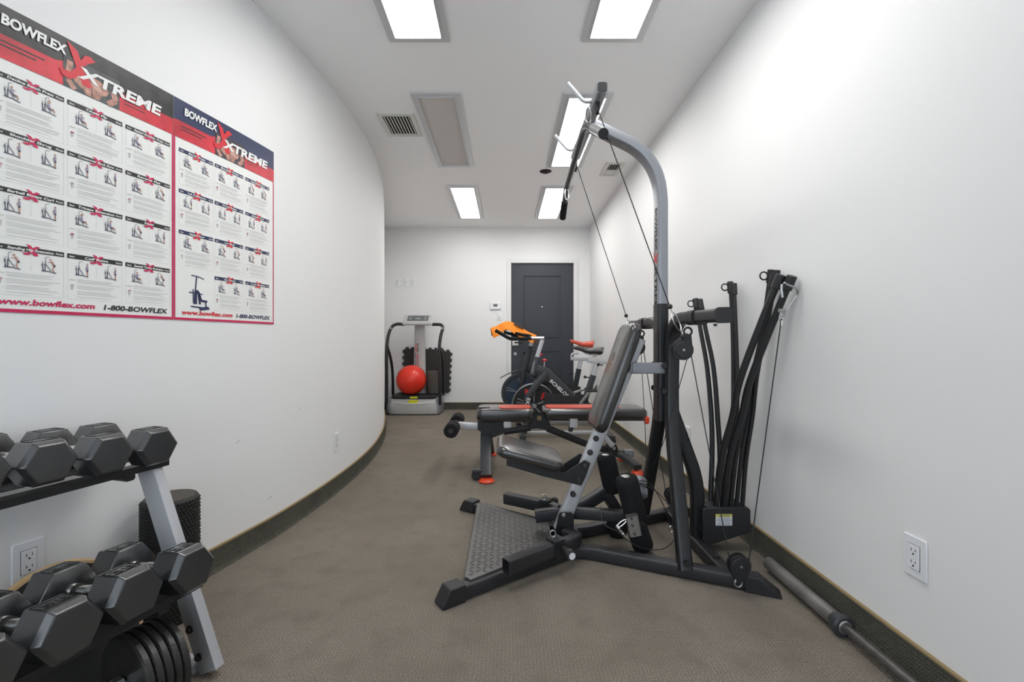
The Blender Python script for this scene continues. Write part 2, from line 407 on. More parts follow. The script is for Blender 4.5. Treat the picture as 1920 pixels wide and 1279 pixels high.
for c, s in (((DX0-w/2+.002, BY-.009, (DZ+w)/2), (w, .018, DZ+w)), ((DX1+w/2-.002, BY-.009, (DZ+w)/2), (w, .018, DZ+w)), (((DX0+DX1)/2, BY-.009, DZ+w/2-.002), (DX1-DX0, .018, w)),
             ((DX0+.0, BY+.03, DZ/2), (.008, .08, DZ)), ((DX1-.0, BY+.03, DZ/2), (.008, .08, DZ)), (((DX0+DX1)/2, BY+.03, DZ), (DX1-DX0, .08, .008))): m.box(c, s)
m.build('trim_1', 'trim', kind='structure', smooth=0)
MB().box((-1.12, 6.27, CEIL-.002), (.22, .006, .003)).build('trim_2', 'ceiling', kind='structure', smooth=0)

# ceiling lights
def ceiling_light(x0, y0, label, lit=True):
    x1 = x0+.32; y1 = y0+1.24; xc = (x0+x1)/2; yc = (y0+y1)/2
    t = thing('ceiling_light', label, 'ceiling light', (xc, yc, CEIL), 'recessed strip lights in the ceiling')
    m = MB(); fw = .035
    for c, s in (((xc, y0+fw/2, CEIL-.006), (.32, fw, .012)), ((xc, y1-fw/2, CEIL-.006), (.32, fw, .012)), ((x0+fw/2, yc, CEIL-.006), (fw, 1.24-2*fw, .012)), ((x1-fw/2, yc, CEIL-.006), (fw, 1.24-2*fw, .012))): m.box(c, s)
    m.build('frame', 'fixture', t, smooth=0)
    m = MB(); g = .006
    for c, s in (((xc, y0+fw+g/2, CEIL-.009), (.25, g, .018)), ((xc, y1-fw-g/2, CEIL-.009), (.25, g, .018)), ((x0+fw+g/2, yc, CEIL-.009), (g, 1.17-2*g, .018)), ((x1-fw-g/2, yc, CEIL-.009), (g, 1.17-2*g, .018))): m.box(c, s)
    m.build('inner_lip', 'fixture', t, smooth=0)
    MB().box((xc, yc, CEIL-.003), (.25-2*g, 1.17-2*g, .005)).build('diffuser', 'panel' if lit else 'panel_off', t, smooth=0)
for x0, y0, lab in ((-.615, 1.17, 'lit ceiling strip light at the front left, cut by the top edge'), (.40, 1.17, 'lit ceiling strip light at the front right, cut by the top edge'),
                    (.375, 2.92, 'lit ceiling strip light directly behind the silver lat tower crossbar'), (-.61, 4.66, 'small looking lit ceiling strip light at the far left, nearest the back wall'),
                    (.38, 4.68, 'small looking lit ceiling strip light at the far right behind the lat bar grip')):
    ceiling_light(x0, y0, lab)
ceiling_light(-.612, 2.91, 'unlit beige ceiling strip light beside the square air vent', False)

def vent(x0, x1, y0, y1, label, nslat, half=False):
    xc = (x0+x1)/2; yc = (y0+y1)/2; t = thing('ceiling_vent', label, 'air vent', (xc, yc, CEIL)); b = .032
    m = MB()
    for c, s in (((xc, y0+b/2, CEIL-.005), (x1-x0, b, .01)), ((xc, y1-b/2, CEIL-.005), (x1-x0, b, .01)), ((x0+b/2, yc, CEIL-.005), (b, y1-y0-2*b, .01)), ((x1-b/2, yc, CEIL-.005), (b, y1-y0-2*b, .01))): m.box(c, s)
    m.build('frame', 'vent', t, smooth=0)
    MB().box((xc, yc, CEIL-.0005), (x1-x0-2*b, y1-y0-2*b, .001)).build('opening', 'vent_dark', t, smooth=0)
    if half:
        MB().box((xc, yc+.07, CEIL-.004), (x1-x0-2*b, (y1-y0)/2-b-.02, .006)).build('damper', 'vent', t, smooth=0)
    for k in range(nslat):
        x = x0+b+(x1-x0-2*b)*(k+.5)/nslat
        MB().box((x, yc, CEIL-.005), (.0055 if not half else .002, y1-y0-2*b, .008)).build('slat', 'vent', t, smooth=0)
vent(-.905, -.645, 3.18, 3.53, 'square ceiling air vent with dark slots beside the unlit strip light', 9)
vent(.905, 1.07, 4.06, 4.39, 'small ceiling air vent half open next to the right wall', 4, True)
o = MB().lathe([(0, 0), (.028, 0), (.045, .012), (.055, .013), (.055, .016), (0, .016)], (.376, 4.28, CEIL-.016)).build('sprinkler_cover', 'vent_dark')
tag(o, 'small dark round recess in the ceiling below the lit panel behind the tower', 'ceiling fitting')

# outlets, switches, thermostat
def outlet(p, right, nrm, label, scale=1.0):
    p = V(p); R = V(right).normalized(); N_ = V(nrm).normalized(); U = V((0, 0, 1))
    t = thing('wall_outlet', label, 'power outlet', p, 'duplex outlets low on the walls')
    rot = Matrix((R, U, N_)).transposed()
    MB().box(p+N_*.003, (.074, .118, .006), rot, bev=.003).build('cover_plate', 'white', t)
    r = MB().box(p+N_*.0075, (.034, .068, .004), rot, bev=.0015).build('receptacle', 'white', t)
    MB().box(p+N_*.0062, (.0365, .0705, .0006), rot).build('shadow_gap', 'slot', t, smooth=0)  # thin dark sheet stands in for the shade around the receptacle
    m = MB()
    for dz in (.017, -.017):
        m.box(p+N_*.0097-R*.0065+U*(dz+.003), (.0018, .008, .0006), rot); m.box(p+N_*.0097+R*.0065+U*(dz+.003), (.0018, .0065, .0006), rot)
        m.cyl(p+N_*.0093+U*(dz-.008), p+N_*.0099+U*(dz-.008), .0028, 12)
    m.build('slots', 'slot', r)
outlet((RX, 1.311, .352), (0, -1, 0), (-1, 0, 0), 'white outlet on the right wall above the barbell')
outlet((RX, 2.95, .36), (0, -1, 0), (-1, 0, 0), 'white outlet on the right wall seen between the black frame legs')
for y, z, lab in ((1.325, .334, 'white outlet on the left wall behind the dumbbell rack'), (2.95, .318, 'small white outlet on the curved wall above the carpet edge')):
    s = s_of_y(y); d, nn = wall_dir(s); outlet(wall_pt(s, z), d, nn, lab)
for k, (px, lab) in enumerate(((746, 'white switch plate, leftmost of three on the back wall'), (760.5, 'white switch plate, middle of three on the back wall'), (774, 'white switch plate, rightmost of three on the back wall'))):
    p = at(px, 529.5, BY); t = thing('light_switch', lab, 'light switch', p, 'row of three switch plates')
    MB().box(p+V((0, -.003, 0)), (.070, .006, .112), bev=.002).build('cover_plate', 'white', t)
    if k == 1: MB().cyl(p+V((0, -.006, 0)), p+V((0, -.014, 0)), .012).build('dimmer_knob', 'vent', t)
    else:
        for dz in (.02, -.02): MB().box(p+V((0, -.009, dz)), (.012, .008, .02), bev=.002).build('toggle', 'vent', t)
p = at(929, 573.5, BY); t = thing('thermostat', 'white thermostat with a small grey display left of the door', 'thermostat', p)
MB().box(p+V((0, -.012, 0)), (.15, .024, .105), bev=.01).build('body', 'white', t); MB().box(p+V((0, -.0245, .005)), (.06, .002, .035)).build('display', 'lcd', t, smooth=0)
p = at(936, 593, BY); t = thing('light_switch', 'white rocker switch under the thermostat', 'light switch', p)
MB().box(p+V((0, -.003, 0)), (.07, .006, .115), bev=.002).build('cover_plate', 'white', t); MB().box(p+V((0, -.008, -.02)), (.03, .006, .035), bev=.002).build('rocker', 'vent', t)
# scuffs on the curved wall
for px, y, z, w, h, a in ((631, 2.95, .265, .022, .004, .6), (456, 2.05, .52, .02, .002, .7), (683, 3.6, .55, .006, .006, 0), (505, 2.25, .20, .03, .002, .2), (560, 2.5, .60, .006, .004, 0)):
    s = s_of_y(y); d, nn = wall_dir(s); R = d*math.cos(a)+V((0, 0, 1))*math.sin(a); U = nn.cross(R) if False else V((0, 0, 1))*math.cos(a)-d*math.sin(a)
    p = wall_pt(s, z, .0008); o = MB().add([p-R*w/2-U*h/2, p+R*w/2-U*h/2, p+R*w/2+U*h/2, p-R*w/2+U*h/2], [(0, 1, 2, 3)]).build('trim_3', 'scuff', kind='structure', smooth=0)

# ------------------------------------------------------------------ posters on the curved wall
SP = s_of_y(2.276)
XA = [(.22, 1), (.36, .93), (.5, .86), (.60, .62), (.68, .40), (.82, .22), (.90, .06), (.80, .0), (.62, .03), (.52, .28), (.42, .52), (.33, .74)]
XB = [(1.0, .80), (.84, .88), (.70, .84), (.56, .62), (.44, .38), (.30, .22), (.02, .20), (.10, .04), (.30, .02), (.46, .12), (.58, .34), (.66, .52), (.80, .66)]
class Print(MB):
    """2-D drawing in wall coordinates (s along the wall, z up), mapped onto the curve."""
    lay = .004
    def pt(self, s, z, extra=0): return wall_pt(SP+s, z, self.lay+extra)
    def rect(self, s0, s1, z0, z1, mi=0, lay=None):
        self.mi = mi
        if lay is not None: self.lay = lay
        n = max(1, int(math.ceil((s1-s0)/.03))); vs = []
        for i in range(n+1):
            s = s0+(s1-s0)*i/n; vs += [self.pt(s, z0), self.pt(s, z1)]
        self.add(vs, [(2*i, 2*i+2, 2*i+3, 2*i+1) for i in range(n)]); return self
    def poly(self, pts, mi=0):
        self.mi = mi; self.add([self.pt(s, z) for s, z in pts], [tuple(range(len(pts)))]); return self
    def line(self, pts, w, mi=0):
        for (a, b), (c, d) in zip(pts, pts[1:]):
            L = math.hypot(c-a, d-b) or 1; nx, nz = -(d-b)/L*w/2, (c-a)/L*w/2
            self.poly([(a+nx, b+nz), (a-nx, b-nz), (c-nx, d-nz), (c+nx, d+nz)], mi)
        return self
    def t(self, s, o, size, width=None, mi=0, bold=.02, shear=.15):
        self.mi = mi; self.text(s, o, None, None, size, width, bold, shear, fn=lambda a, b: self.pt(a, b)); return self
    def ell(self, c, rx, rz, mi=0, n=12, a=0):
        self.poly([(c[0]+rx*math.cos(2*math.pi*k/n)*math.cos(a)-rz*math.sin(2*math.pi*k/n)*math.sin(a), c[1]+rx*math.cos(2*math.pi*k/n)*math.sin(a)+rz*math.sin(2*math.pi*k/n)*math.cos(a)) for k in range(n)], mi); return self
    keep = True

def logo_x(P, s, z, w, h, mi):
    P.poly([(s+a*w, z+b*h) for a, b in XA], mi); l = P.lay; P.lay += .0003; P.poly([(s+a*w, z+b*h) for a, b in XB], mi); P.lay = l
def mini_machine(P, s, z, k, pose, mi_m, mi_p, mi_s):
    """tiny printed gym with a figure; k scales a drawing about 1 unit tall"""
    q = lambda pts: [(s+a*k, z+b*k) for a, b in pts]
    w = .035*k
    P.line(q([(-.38, 0), (.05, .0), (.42, -.08)]), w*1.6, mi_m); P.line(q([(-.2, 0), (-.2, .52)]), w*1.5, mi_m); P.line(q([(-.32, .02), (-.33, .55)]), w, mi_m)
    P.line(q([(-.28, .02), (-.38, .5)]), w*.8, mi_m)
    P.line(q([(-.17, .5), (-.17, .9), (-.1, .97), (.06, .98)]), w*.7, mi_m); P.line(q([(-.17, .5), (.12, .05)]), w*1.2, mi_m); P.line(q([(-.4, .62), (-.1, .6)]), w*.5, mi_m)
    if pose == 0:      # seated
        P.line(q([(.02, .3), (.22, .2)]), w*2, mi_m); P.line(q([(-.02, .62), (.04, .32)]), w*3.6, mi_s); P.line(q([(.04, .3), (.26, .3), (.3, .05)]), w*1.8, mi_p)
        P.line(q([(-.02, .6), (.2, .56)]), w*1.2, mi_p); P.ell((s-.01*k, z+.73*k), .06*k, .075*k, mi_p, 8)
    elif pose == 1:    # seated, arms up
        P.line(q([(.02, .3), (.22, .2)]), w*2, mi_m); P.line(q([(-.02, .62), (.04, .32)]), w*3.6, mi_s); P.line(q([(.04, .3), (.26, .32), (.34, .08)]), w*1.8, mi_p)
        P.line(q([(-.02, .6), (.12, .74), (.02, .88)]), w*1.2, mi_p); P.ell((s-.01*k, z+.74*k), .06*k, .075*k, mi_p, 8)
    elif pose == 2:    # standing away
        P.line(q([(.36, .72), (.36, .42)]), w*3.2, mi_s); P.line(q([(.36, .42), (.36, .3)]), w*3.4, mi_m); P.line(q([(.36, .3), (.37, -.04)]), w*2, mi_p)
        P.line(q([(.33, .68), (.24, .5), (.32, .42)]), w*1.1, mi_p); P.ell((s+.36*k, z+.83*k), .055*k, .075*k, mi_p, 8)
    else:              # bent over
        P.line(q([(.14, .72), (.3, .45)]), w*3.2, mi_p); P.line(q([(.3, .48), (.32, .34)]), w*3.6, mi_m); P.line(q([(.3, .34), (.2, .18), (.3, -.02)]), w*1.8, mi_p)
        P.line(q([(.14, .68), (-.05, .6)]), w*1.1, mi_p); P.ell((s+.1*k, z+.82*k), .06*k, .07*k, mi_p, 8)

def poster(name_lab, s0, cols, header, rows, titles, poses, bar, skip_last_first, www, phone, dark):
    s1 = s0+.538; z0, z1 = 1.056, 1.916
    t = thing('poster', name_lab, 'poster', wall_pt(SP+(s0+s1)/2, z0), None)
    P = Print(); P.keep = False; n = 24; vs = []
    for i in range(n+1):
        s = s0+(s1-s0)*i/n
        buck = .0022*math.sin(i*.9)+.0022
        for z, o_ in ((z0, .0012), (1.245, .0035+buck*.6), (1.41, .0022), (1.60, .0038+buck), (1.76, .002), (z1, .0012)): vs.append(wall_pt(SP+s, z, .0015))
    fs = []
    for i in range(n):
        for k in range(5): a = i*6+k; fs.append((a, a+6, a+7, a+1))
    P.add(vs, fs); P.build('paper_sheet', 'paper', t, solid=.001, smooth=0)
    # coloured bands
    P = Print(); L0 = .0030
    P.rect(s0, s1, 1.765, z1, 0, L0)
    c = s0+.16
    P.lay = L0+.0004
    P.mi = 1
    P.rect(s0, s0+.165, 1.765, 1.832, 1); P.rect(s0+.345, s1, 1.765, 1.826, 1)
    P.poly([(s0+.165, 1.765), (s0+.185, 1.765), (s0+.185, 1.80), (s0+.225, 1.835), (s0+.215, 1.85), (s0+.165, 1.832)], 1)
    # black text lines on the red
    for k in range(2): P.lay = L0+.0008; P.rect(s0+.03, s0+.14-.02*k, 1.812-.012*k, 1.816-.012*k, 2); P.rect(s0+.36, s0+.43, 1.806-.012*k, 1.809-.012*k, 2)
    # edge strips
    P.rect(s0, s1, z0, z0+.010, 3, L0); P.rect(s0, s0+.006, z0+.010, 1.765, 3); P.rect(s1-.006, s1, z0+.010, 1.765, 3)
    P.build('coloured_bands', [header, 'p_red', 'p_bar', 'p_mag'], t, smooth=0)
    # photo of a bare-chested torso, generic
    P = Print(); P.lay = L0+.001; a = s0+.185
    P.rect(a, a+.16, 1.765, 1.862, 0); P.lay += .0003
    P.line([(a+.018, 1.850), (a+.012, 1.79), (a+.03, 1.767)], .016, 1); P.line([(a+.14, 1.815), (a+.148, 1.79), (a+.125, 1.767)], .018, 1)
    P.lay += .0002; P.ell((a+.075, 1.805), .052, .028, 1); P.lay += .0002; P.poly([(a+.045, 1.80), (a+.11, 1.80), (a+.098, 1.766), (a+.06, 1.766)], 1); P.lay += .0002
    P.ell((a+.078, 1.826), .010, .014, 1); P.lay += .0002; P.ell((a+.055, 1.803), .014, .009, 2, a=.3); P.ell((a+.092, 1.803), .014, .009, 2, a=-.3); P.line([(a+.076, 1.795), (a+.078, 1.768)], .002, 0)
    P.build('athlete_photo', [mat('print_photo_dark'+header, (.06, .065, .07) if dark else (.05, .035, .05), .4, var=(30, .5)), 'p_skin', mat('print_skin_light'+header, (.62, .38, .31), .45)], t, smooth=0)
    P = Print(); P.lay = L0+.0022
    logo_x(P, s0+.172, 1.790, .100, .118, 0); P.build('brand_cross', 'p_x', t, smooth=0)
    P = Print(); P.lay = L0+.0030
    P.t('BOWFLEX', (s0+.042, 1.862), .040, .150, 0, .042, .08); P.t('XTREME', (s0+.222, 1.812), .050, .262, 0, .04, .18)
    P.build('brand_lettering', 'p_white', t, smooth=0)
    # exercise panels
    i = 0
    for r, zt in enumerate((1.727, 1.568, 1.408, 1.248)):
        for cc, (c0, c1) in enumerate(cols):
            if skip_last_first and r == 3 and cc == 0: continue
            P = Print(); P.lay = L0; w = c1-c0; cm = (c0+c1)/2
            P.rect(c0, c1, zt-.0145, zt, 0, L0)
            # thin outline
            for q in ([(c0+.001, zt-.0145), (c0+.001, zt-.142)], [(c1-.001, zt-.0145), (c1-.001, zt-.142)], [(c0, zt-.142), (c1, zt-.142)], [(cm, zt-.015), (cm, zt-.068)]): P.line(q, .0006, 4)
            P.lay = L0+.0005; logo_x(P, cm-.020, zt-.024, .042, .033, 1)
            P.lay = L0+.0013; ttl = titles[i]; tw = min(.105, .0068*len(ttl))
            P.t(ttl, (cm-tw/2, zt-.0115), .0105, tw, 2, .03, .2); P.t('Start', (c0+.004, zt-.011), .0078, .014, 2, .02, .2); P.t('Finish', (c1-.022, zt-.011), .0078, .018, 2, .02, .2)
            for h in (0, 1):
                sx = c0+w*(.24+.52*h); ps = poses[i]
                P.lay = L0+.0005; mini_machine(P, sx, zt-.064, .044, ps[h], 5, 6, 7)
            P.lay = L0+.0003; y = zt-.078; k = 0
            while y > zt-.136:
                if k % 4 == 3: y -= .004; k += 1; continue
                ln = (w-.034)*random.uniform(.75, 1.0); P.rect(c0+.026, c0+.026+ln, y-.0011, y, 3); 
                y -= .0048; k += 1
            P.rect(c0+.005, c0+.021, zt-.082, zt-.080, 3); P.ell((c0+.013, zt-.104), .003, .009, 3, 8); P.ell((c0+.013, zt-.098), .005, .003, 1 if i % 2 else 3, 8)
            P.build('exercise_panel', [bar, 'p_mag' if dark else 'p_x', 'p_white', 'p_grey', 'p_line', 'p_mach', 'p_skin', 'p_shirt'], t, smooth=0); i += 1
    if skip_last_first:
        P = Print(); P.lay = L0+.0003; mini_machine(P, s0+.105, 1.112, .125, 9, 0, 0, 0) if False else None
        k = .13; s, z = s0+.10, 1.110; q = lambda pts: [(s+a*k, z+b*k) for a, b in pts]; w = .006
        P.line(q([(-.1, .1), (-.02, .95)]), w*.9, 0); P.line(q([(-.2, .98), (-.05, .97), (.1, .95), (.24, .9)]), w*.6, 0); P.line(q([(-.04, .1), (-.04, .5), (.04, .5), (.1, .1)]), w*1.6, 0)
        P.line(q([(-.28, .45), (.2, .42)]), w*.7, 0); P.line(q([(-.12, .12), (-.14, .55)]), w*.9, 0); P.line(q([(.06, .45), (.14, .2)]), w*1.8, 0); P.line(q([(.14, .22), (.36, .2)]), w*1.6, 0); P.line(q([(.3, .2), (.32, .02)]), w, 0)
        P.poly(q([(.06, .0), (.4, .05), (.46, -.04), (.1, -.1)]), 0); P.line(q([(-.22, .02), (.2, .0)]), w*.9, 0); P.build('machine_picture', 'p_navy', t, smooth=0)
    P = Print(); P.lay = L0+.0004; P.t('www.bowflex.com', (s0+www[0], 1.079), .024, www[1], 0, .035, .2); P.build('web_address', 'p_mag' if dark else 'p_x', t, smooth=0)
    P = Print(); P.lay = L0+.0004; P.t('1-800-BOWFLEX', (s0+phone[0], 1.078), .024, phone[1], 0, .032, .2); P.build('phone_number', 'p_bar' if dark else 'p_navy', t, smooth=0)
    return t
T1 = ['Decline Bench Press', 'Chest Fly', 'Seated Shoulder Press', 'Shoulder Shrug', 'Crossover Back Row', 'Reverse Flys', 'Barbell Biceps Curl', 'Triceps Extension', 'Squat', 'Standing Hip Extension', 'Calf Raise', 'Seated Torso Rotation']
P1 = [(0, 1), (0, 1), (1, 0), (2, 2), (2, 2), (0, 3), (2, 2), (1, 1), (3, 2), (3, 3), (2, 2), (0, 3)]
T2 = ['Bench Press', 'Shoulder Press', 'Leg Extension', 'Lat Pulldown', 'Front Raise', 'Biceps Curl', 'Seated Row', 'Low Back', 'Leg Curl', 'Ab Crunch', 'Trunk Rotation']
P2 = [(0, 0), (0, 1), (3, 3), (2, 2), (2, 2), (2, 2), (1, 0), (3, 3), (3, 2), (0, 0), (0, 0)]
poster('exercise chart with a black and red header, left of the pair on the wall', -1.081, [(-1.053, -.893), (-.885, -.726), (-.716, -.557)], 'p_black', 4, T1, P1, 'p_bar', False, (-.0+.035, .235), (.297, .215), True)
poster('exercise chart with a navy and red header, right of the pair on the wall', -.541, [(-.520, -.366), (-.358, -.204), (-.191, -.037)], 'p_navy', 4, T2, P2, 'p_navy', True, (.030, .245), (.297, .210), False)

# ------------------------------------------------------------------ home gym machine
gym = thing('home_gym', 'tall black and silver cable home gym with bendable power rods', 'home gym', (.40, 2.15, 0))
CYL = 2.15
def both(fn):
    for sg in (1, -1): fn(sg)                       # +1 = viewer's side, -1 = far side
def my(y, sg): return y if sg == 1 else 2*CYL-y
# base rails
def rail(sg):
    pts = fillet([(-.195, my(1.70, sg), .03), (.28, my(2.045, sg), .03), (.37, my(2.045, sg), .03), (1.0, my(1.765, sg), .03)], .10, 7)
    r = MB().bar(pts, .055, .052).build('base_rail', 'rail', gym)
    d = (V((.28, my(2.045, sg), 0))-V((-.195, my(1.70, sg), 0))).normalized(); s = V((-d.y, d.x, 0)); p0 = V((-.195, my(1.70, sg), 0))
    m = MB(); vs = []
    for k, (a, h) in enumerate(((-.062, .012), (-.03, .066), (.03, .066), (.036, .066))):
        for sd in (-.033, .033): vs += [p0+d*a+s*sd+V((0, 0, .001)), p0+d*a+s*sd+V((0, 0, h))]
    fs = []
    for k in range(3):
        a = 4*k; b = a+4; fs += [(a, b, b+1, a+1), (a+2, a+3, b+3, b+2), (a+1, b+1, b+3, a+3), (a, a+2, b+2, b)]
    fs += [(0, 1, 3, 2), (12, 14, 15, 13)]
    m.add(vs, fs).build('end_cap', 'plastic', gym, bevel=.004, smooth=30)
    d = V((.64, -.285*sg, 0)).normalized(); s = V((-d.y, d.x, 0)); p0 = V((.985, my(1.77, sg), 0)); m = MB(); vs = []
    for k, (a, h) in enumerate(((-.05, .062), (.0, .062), (.075, .006))):
        for sd in (-.032, .032): vs += [p0+d*a+s*sd+V((0, 0, .001)), p0+d*a+s*sd+V((0, 0, h))]
    fs = []
    for k in range(2):
        a = 4*k; b = a+4; fs += [(a, b, b+1, a+1), (a+2, a+3, b+3, b+2), (a+1, b+1, b+3, a+3), (a, a+2, b+2, b)]
    fs += [(0, 1, 3, 2), (8, 10, 11, 9)]
    m.add(vs, fs).build('end_cap', 'plastic', gym, bevel=.003, smooth=30)
both(rail)
# standing platform with tread pattern
m = MB(); pl = [(-.150, 1.755, .056), (-.135, 1.735, .056), (.215, 2.02, .056), (.215, 2.28, .056), (-.135, 2.565, .056), (-.150, 2.545, .056)]
m.prism(pl, (0, 0, .007)); m.prism([(-.158, 1.755, .02), (-.150, 1.755, .02), (-.150, 2.545, .02), (-.158, 2.545, .02)], (0, 0, .043))
tr = MB(); step = .026
for i in range(14):
    for j in range(32):
        x = -.135+i*step; y = 1.75+j*step; yl = 1.735+(x+.135)*.815+.014
        if y < yl+.01 or y > 4.30-yl-.01 or x > .205: continue
        a = math.radians(45 if (i+j) % 2 else -45); dx = V((math.cos(a), math.sin(a), 0)); dy = V((-math.sin(a), math.cos(a), 0)); c = V((x, y, .0632)); L = .0165; W_ = .0042
        tr.add([c-dx*L, c-dy*W_+V((0, 0, .0012)), c+dx*L, c+dy*W_+V((0, 0, .0012)), c+V((0, 0, .0026))], [(0, 1, 4), (1, 2, 4), (2, 3, 4), (3, 0, 4)])
pf = m.build('platform', 'plate', gym, smooth=0); tr.build('tread_pattern', 'plate', pf, smooth=0)
# squat-bar tubes either side of the mast
def squat_tube(sg):
    prof = rrect(.046, .058, .008); o_ = [V((.0, my(1.765, sg), .098)), V((.20, my(1.905, sg), .105))]
    m = MB().sweep(o_, prof, caps=False); inner = rrect(.038, .050, .006); m.sweep(o_, inner, caps=False)
    # rim joining outer and inner walls
    n = len(prof); vs = m.v; 
    for base in (0, n): m.f += [(base+k, base+(k+1) % n, 2*n+base+(k+1) % n, 2*n+base+k) for k in range(n)]; m.m += [0]*n
    t = m.build('pulley_tube', 'rail', gym)
    MB().cyl((.12, my(1.845, sg)-.024*sg, .107), (.12, my(1.845, sg)-.0285*sg, .107), .004).build('bolt', 'slot', t)
    # bracket that curls back to the mast
    MB().bar(fillet([(.185, my(1.895, sg), .108), (.262, my(1.945, sg), .104), (.325, my(2.02, sg), .096), (.275, my(2.085, sg), .088)], .06, 6), .05, .055, r=.01).build('mast_bracket', 'rail', gym)
    MB().bar([(.19, my(1.90, sg), .106), (.235, my(1.93, sg), .109)], .058, .075, r=.004).build('clamp_sleeve', 'black', gym)
    k = MB().cyl((.235, my(1.91, sg), .11), (.26, my(1.85, sg), .108), .011).cyl((.257, my(1.858, sg), .108), (.268, my(1.832, sg), .107), .021, bev=.003).build('pull_pin', 'plastic', gym)
    MB().cyl((.268, my(1.832, sg), .107), (.2688, my(1.830, sg), .107), .014).build('pin_label', 'white', k)
    MB().tube([V((.20+.012*math.cos(a), my(1.925, sg), .158+.014*math.sin(a))) for a in [k*math.pi/8 for k in range(16)]], .003, 8, closed=True).build('eye_bolt', 'steel', gym)
both(squat_tube)
# rear crossbar
MB().bar([(.895, 1.83, .03), (.895, 2.47, .03)], .055, .05).build('rear_crossbar', 'rail', gym)
for y in (1.93, 2.37): bolt(gym, (.895, y, .055), (0, 0, 1), .011)
# column and lat tower arm
mastp = spline([at(1104, 234, CYL), at(1128, 245, CYL), at(1152, 257, CYL), at(1190, 277, CYL), at(1216, 302, CYL), at(1232, 334, CYL), at(1238.5, 372, CYL), at(1239, 430, CYL), at(1239, 571, CYL)], 6)
tower = MB().sweep(mastp, rrect(.078, .047, .010, 4), (0, 1, 0) if False else (1, 0, .001)).build('lat_tower', 'silver', gym) if False else None
def planar_sweep(m, pts, w_y, h, r=.01):
    """rectangular tube following a path that lies in a vertical X-Z plane; w_y is its width across"""
    pts = [V(p) for p in pts]; prof = rrect(w_y, h, r, 4); n = len(prof); vs = []; fs = []
    for i, p in enumerate(pts):
        t = (pts[min(i+1, len(pts)-1)]-pts[max(i-1, 0)]).normalized(); s = V((0, 1, 0)); s = (s-t*s.dot(t)).normalized(); u = s.cross(t)
        vs += [p+s*a+u*b for a, b in prof]
    for i in range(len(pts)-1):
        for j in range(n): fs.append((i*n+j, (i+1)*n+j, (i+1)*n+(j+1) % n, i*n+(j+1) % n))
    fs += [tuple(range(n)), tuple(range(len(vs)-1, len(vs)-1-n, -1))]
    m.add(vs, fs); return m
tower = planar_sweep(MB(), mastp, .078, .046).build('lat_tower', 'silver', gym)
XM = mastp[-1].x
planar_sweep(MB(), [(XM, CYL, 1.147), (XM, CYL, .60)], .080, .050).build('main_column', 'black', gym)
xf = XM-.0236
m = MB(); m.text('BOWFLEX', (xf, CYL+.012, 1.60), (0, 0, -1), (0, -1, 0), .042, .20, .03); m.build('brand_lettering', 'mark', tower, smooth=0)
m = MB(); m.text('XTREME', (xf, CYL+.016, 1.33), (0, 0, -1), (0, -1, 0), .045, .25, .03); m.build('model_lettering', 'mark', tower, smooth=0)
m = MB(); mp = lambda a, b: V((xf-.0004, CYL+.032-b*.062, 1.405-a*.075))
m.add([mp(a, b) for a, b in XA], [tuple(range(len(XA)))]); m.add([mp(a, b)-V((.0004, 0, 0)) for a, b in XB], [tuple(range(len(XB)))]); m.build('brand_cross', 'p_x', tower, smooth=0)
# underside slots and small warning label on the arm
pS = at(1140.5, 264.5, 2.11); m = MB(); d = (mastp[12]-mastp[6]).normalized(); u = V((0, 1, 0)).cross(d)
if u.z < 0: u = -u
m.box(at(1141, 251, CYL)-u*.0232+d*.0, (.045, .018, .003), Matrix((d, V((0, 1, 0)), u)).transposed()); m.build('cable_slot', 'slot', tower, smooth=0)
m = MB(); m.box(at(1173, 268, CYL)-u*.0236+V((0, -.012, 0)), (.020, .03, .001), Matrix((d, V((0, 1, 0)), u)).transposed()); m.build('warning_label', 'lcd2', tower, smooth=0)
# crossbar
XC_, ZC = .388, 1.992
cb = MB().sweep([(XC_, 1.825, ZC), (XC_, 2.50, ZC)], rrect(.044, .046, .010, 4), caps=True).build('tower_crossbar', 'silver', gym)
for y, s in ((1.8245, -1), (2.5005, 1)): MB().sweep([(XC_, y, ZC), (XC_, y+.003*s, ZC)], rrect(.037, .039, .009, 4)).build('end_plug', 'slot', cb)
for y in (1.93, 2.42):
    MB().tube(fillet([(XC_-.015, y, ZC+.0), (XC_-.055, y, ZC-.005), (XC_-.125, y, ZC+.075)], .03, 6), .0085, 10).build('bar_hook', 'silver_light', cb)
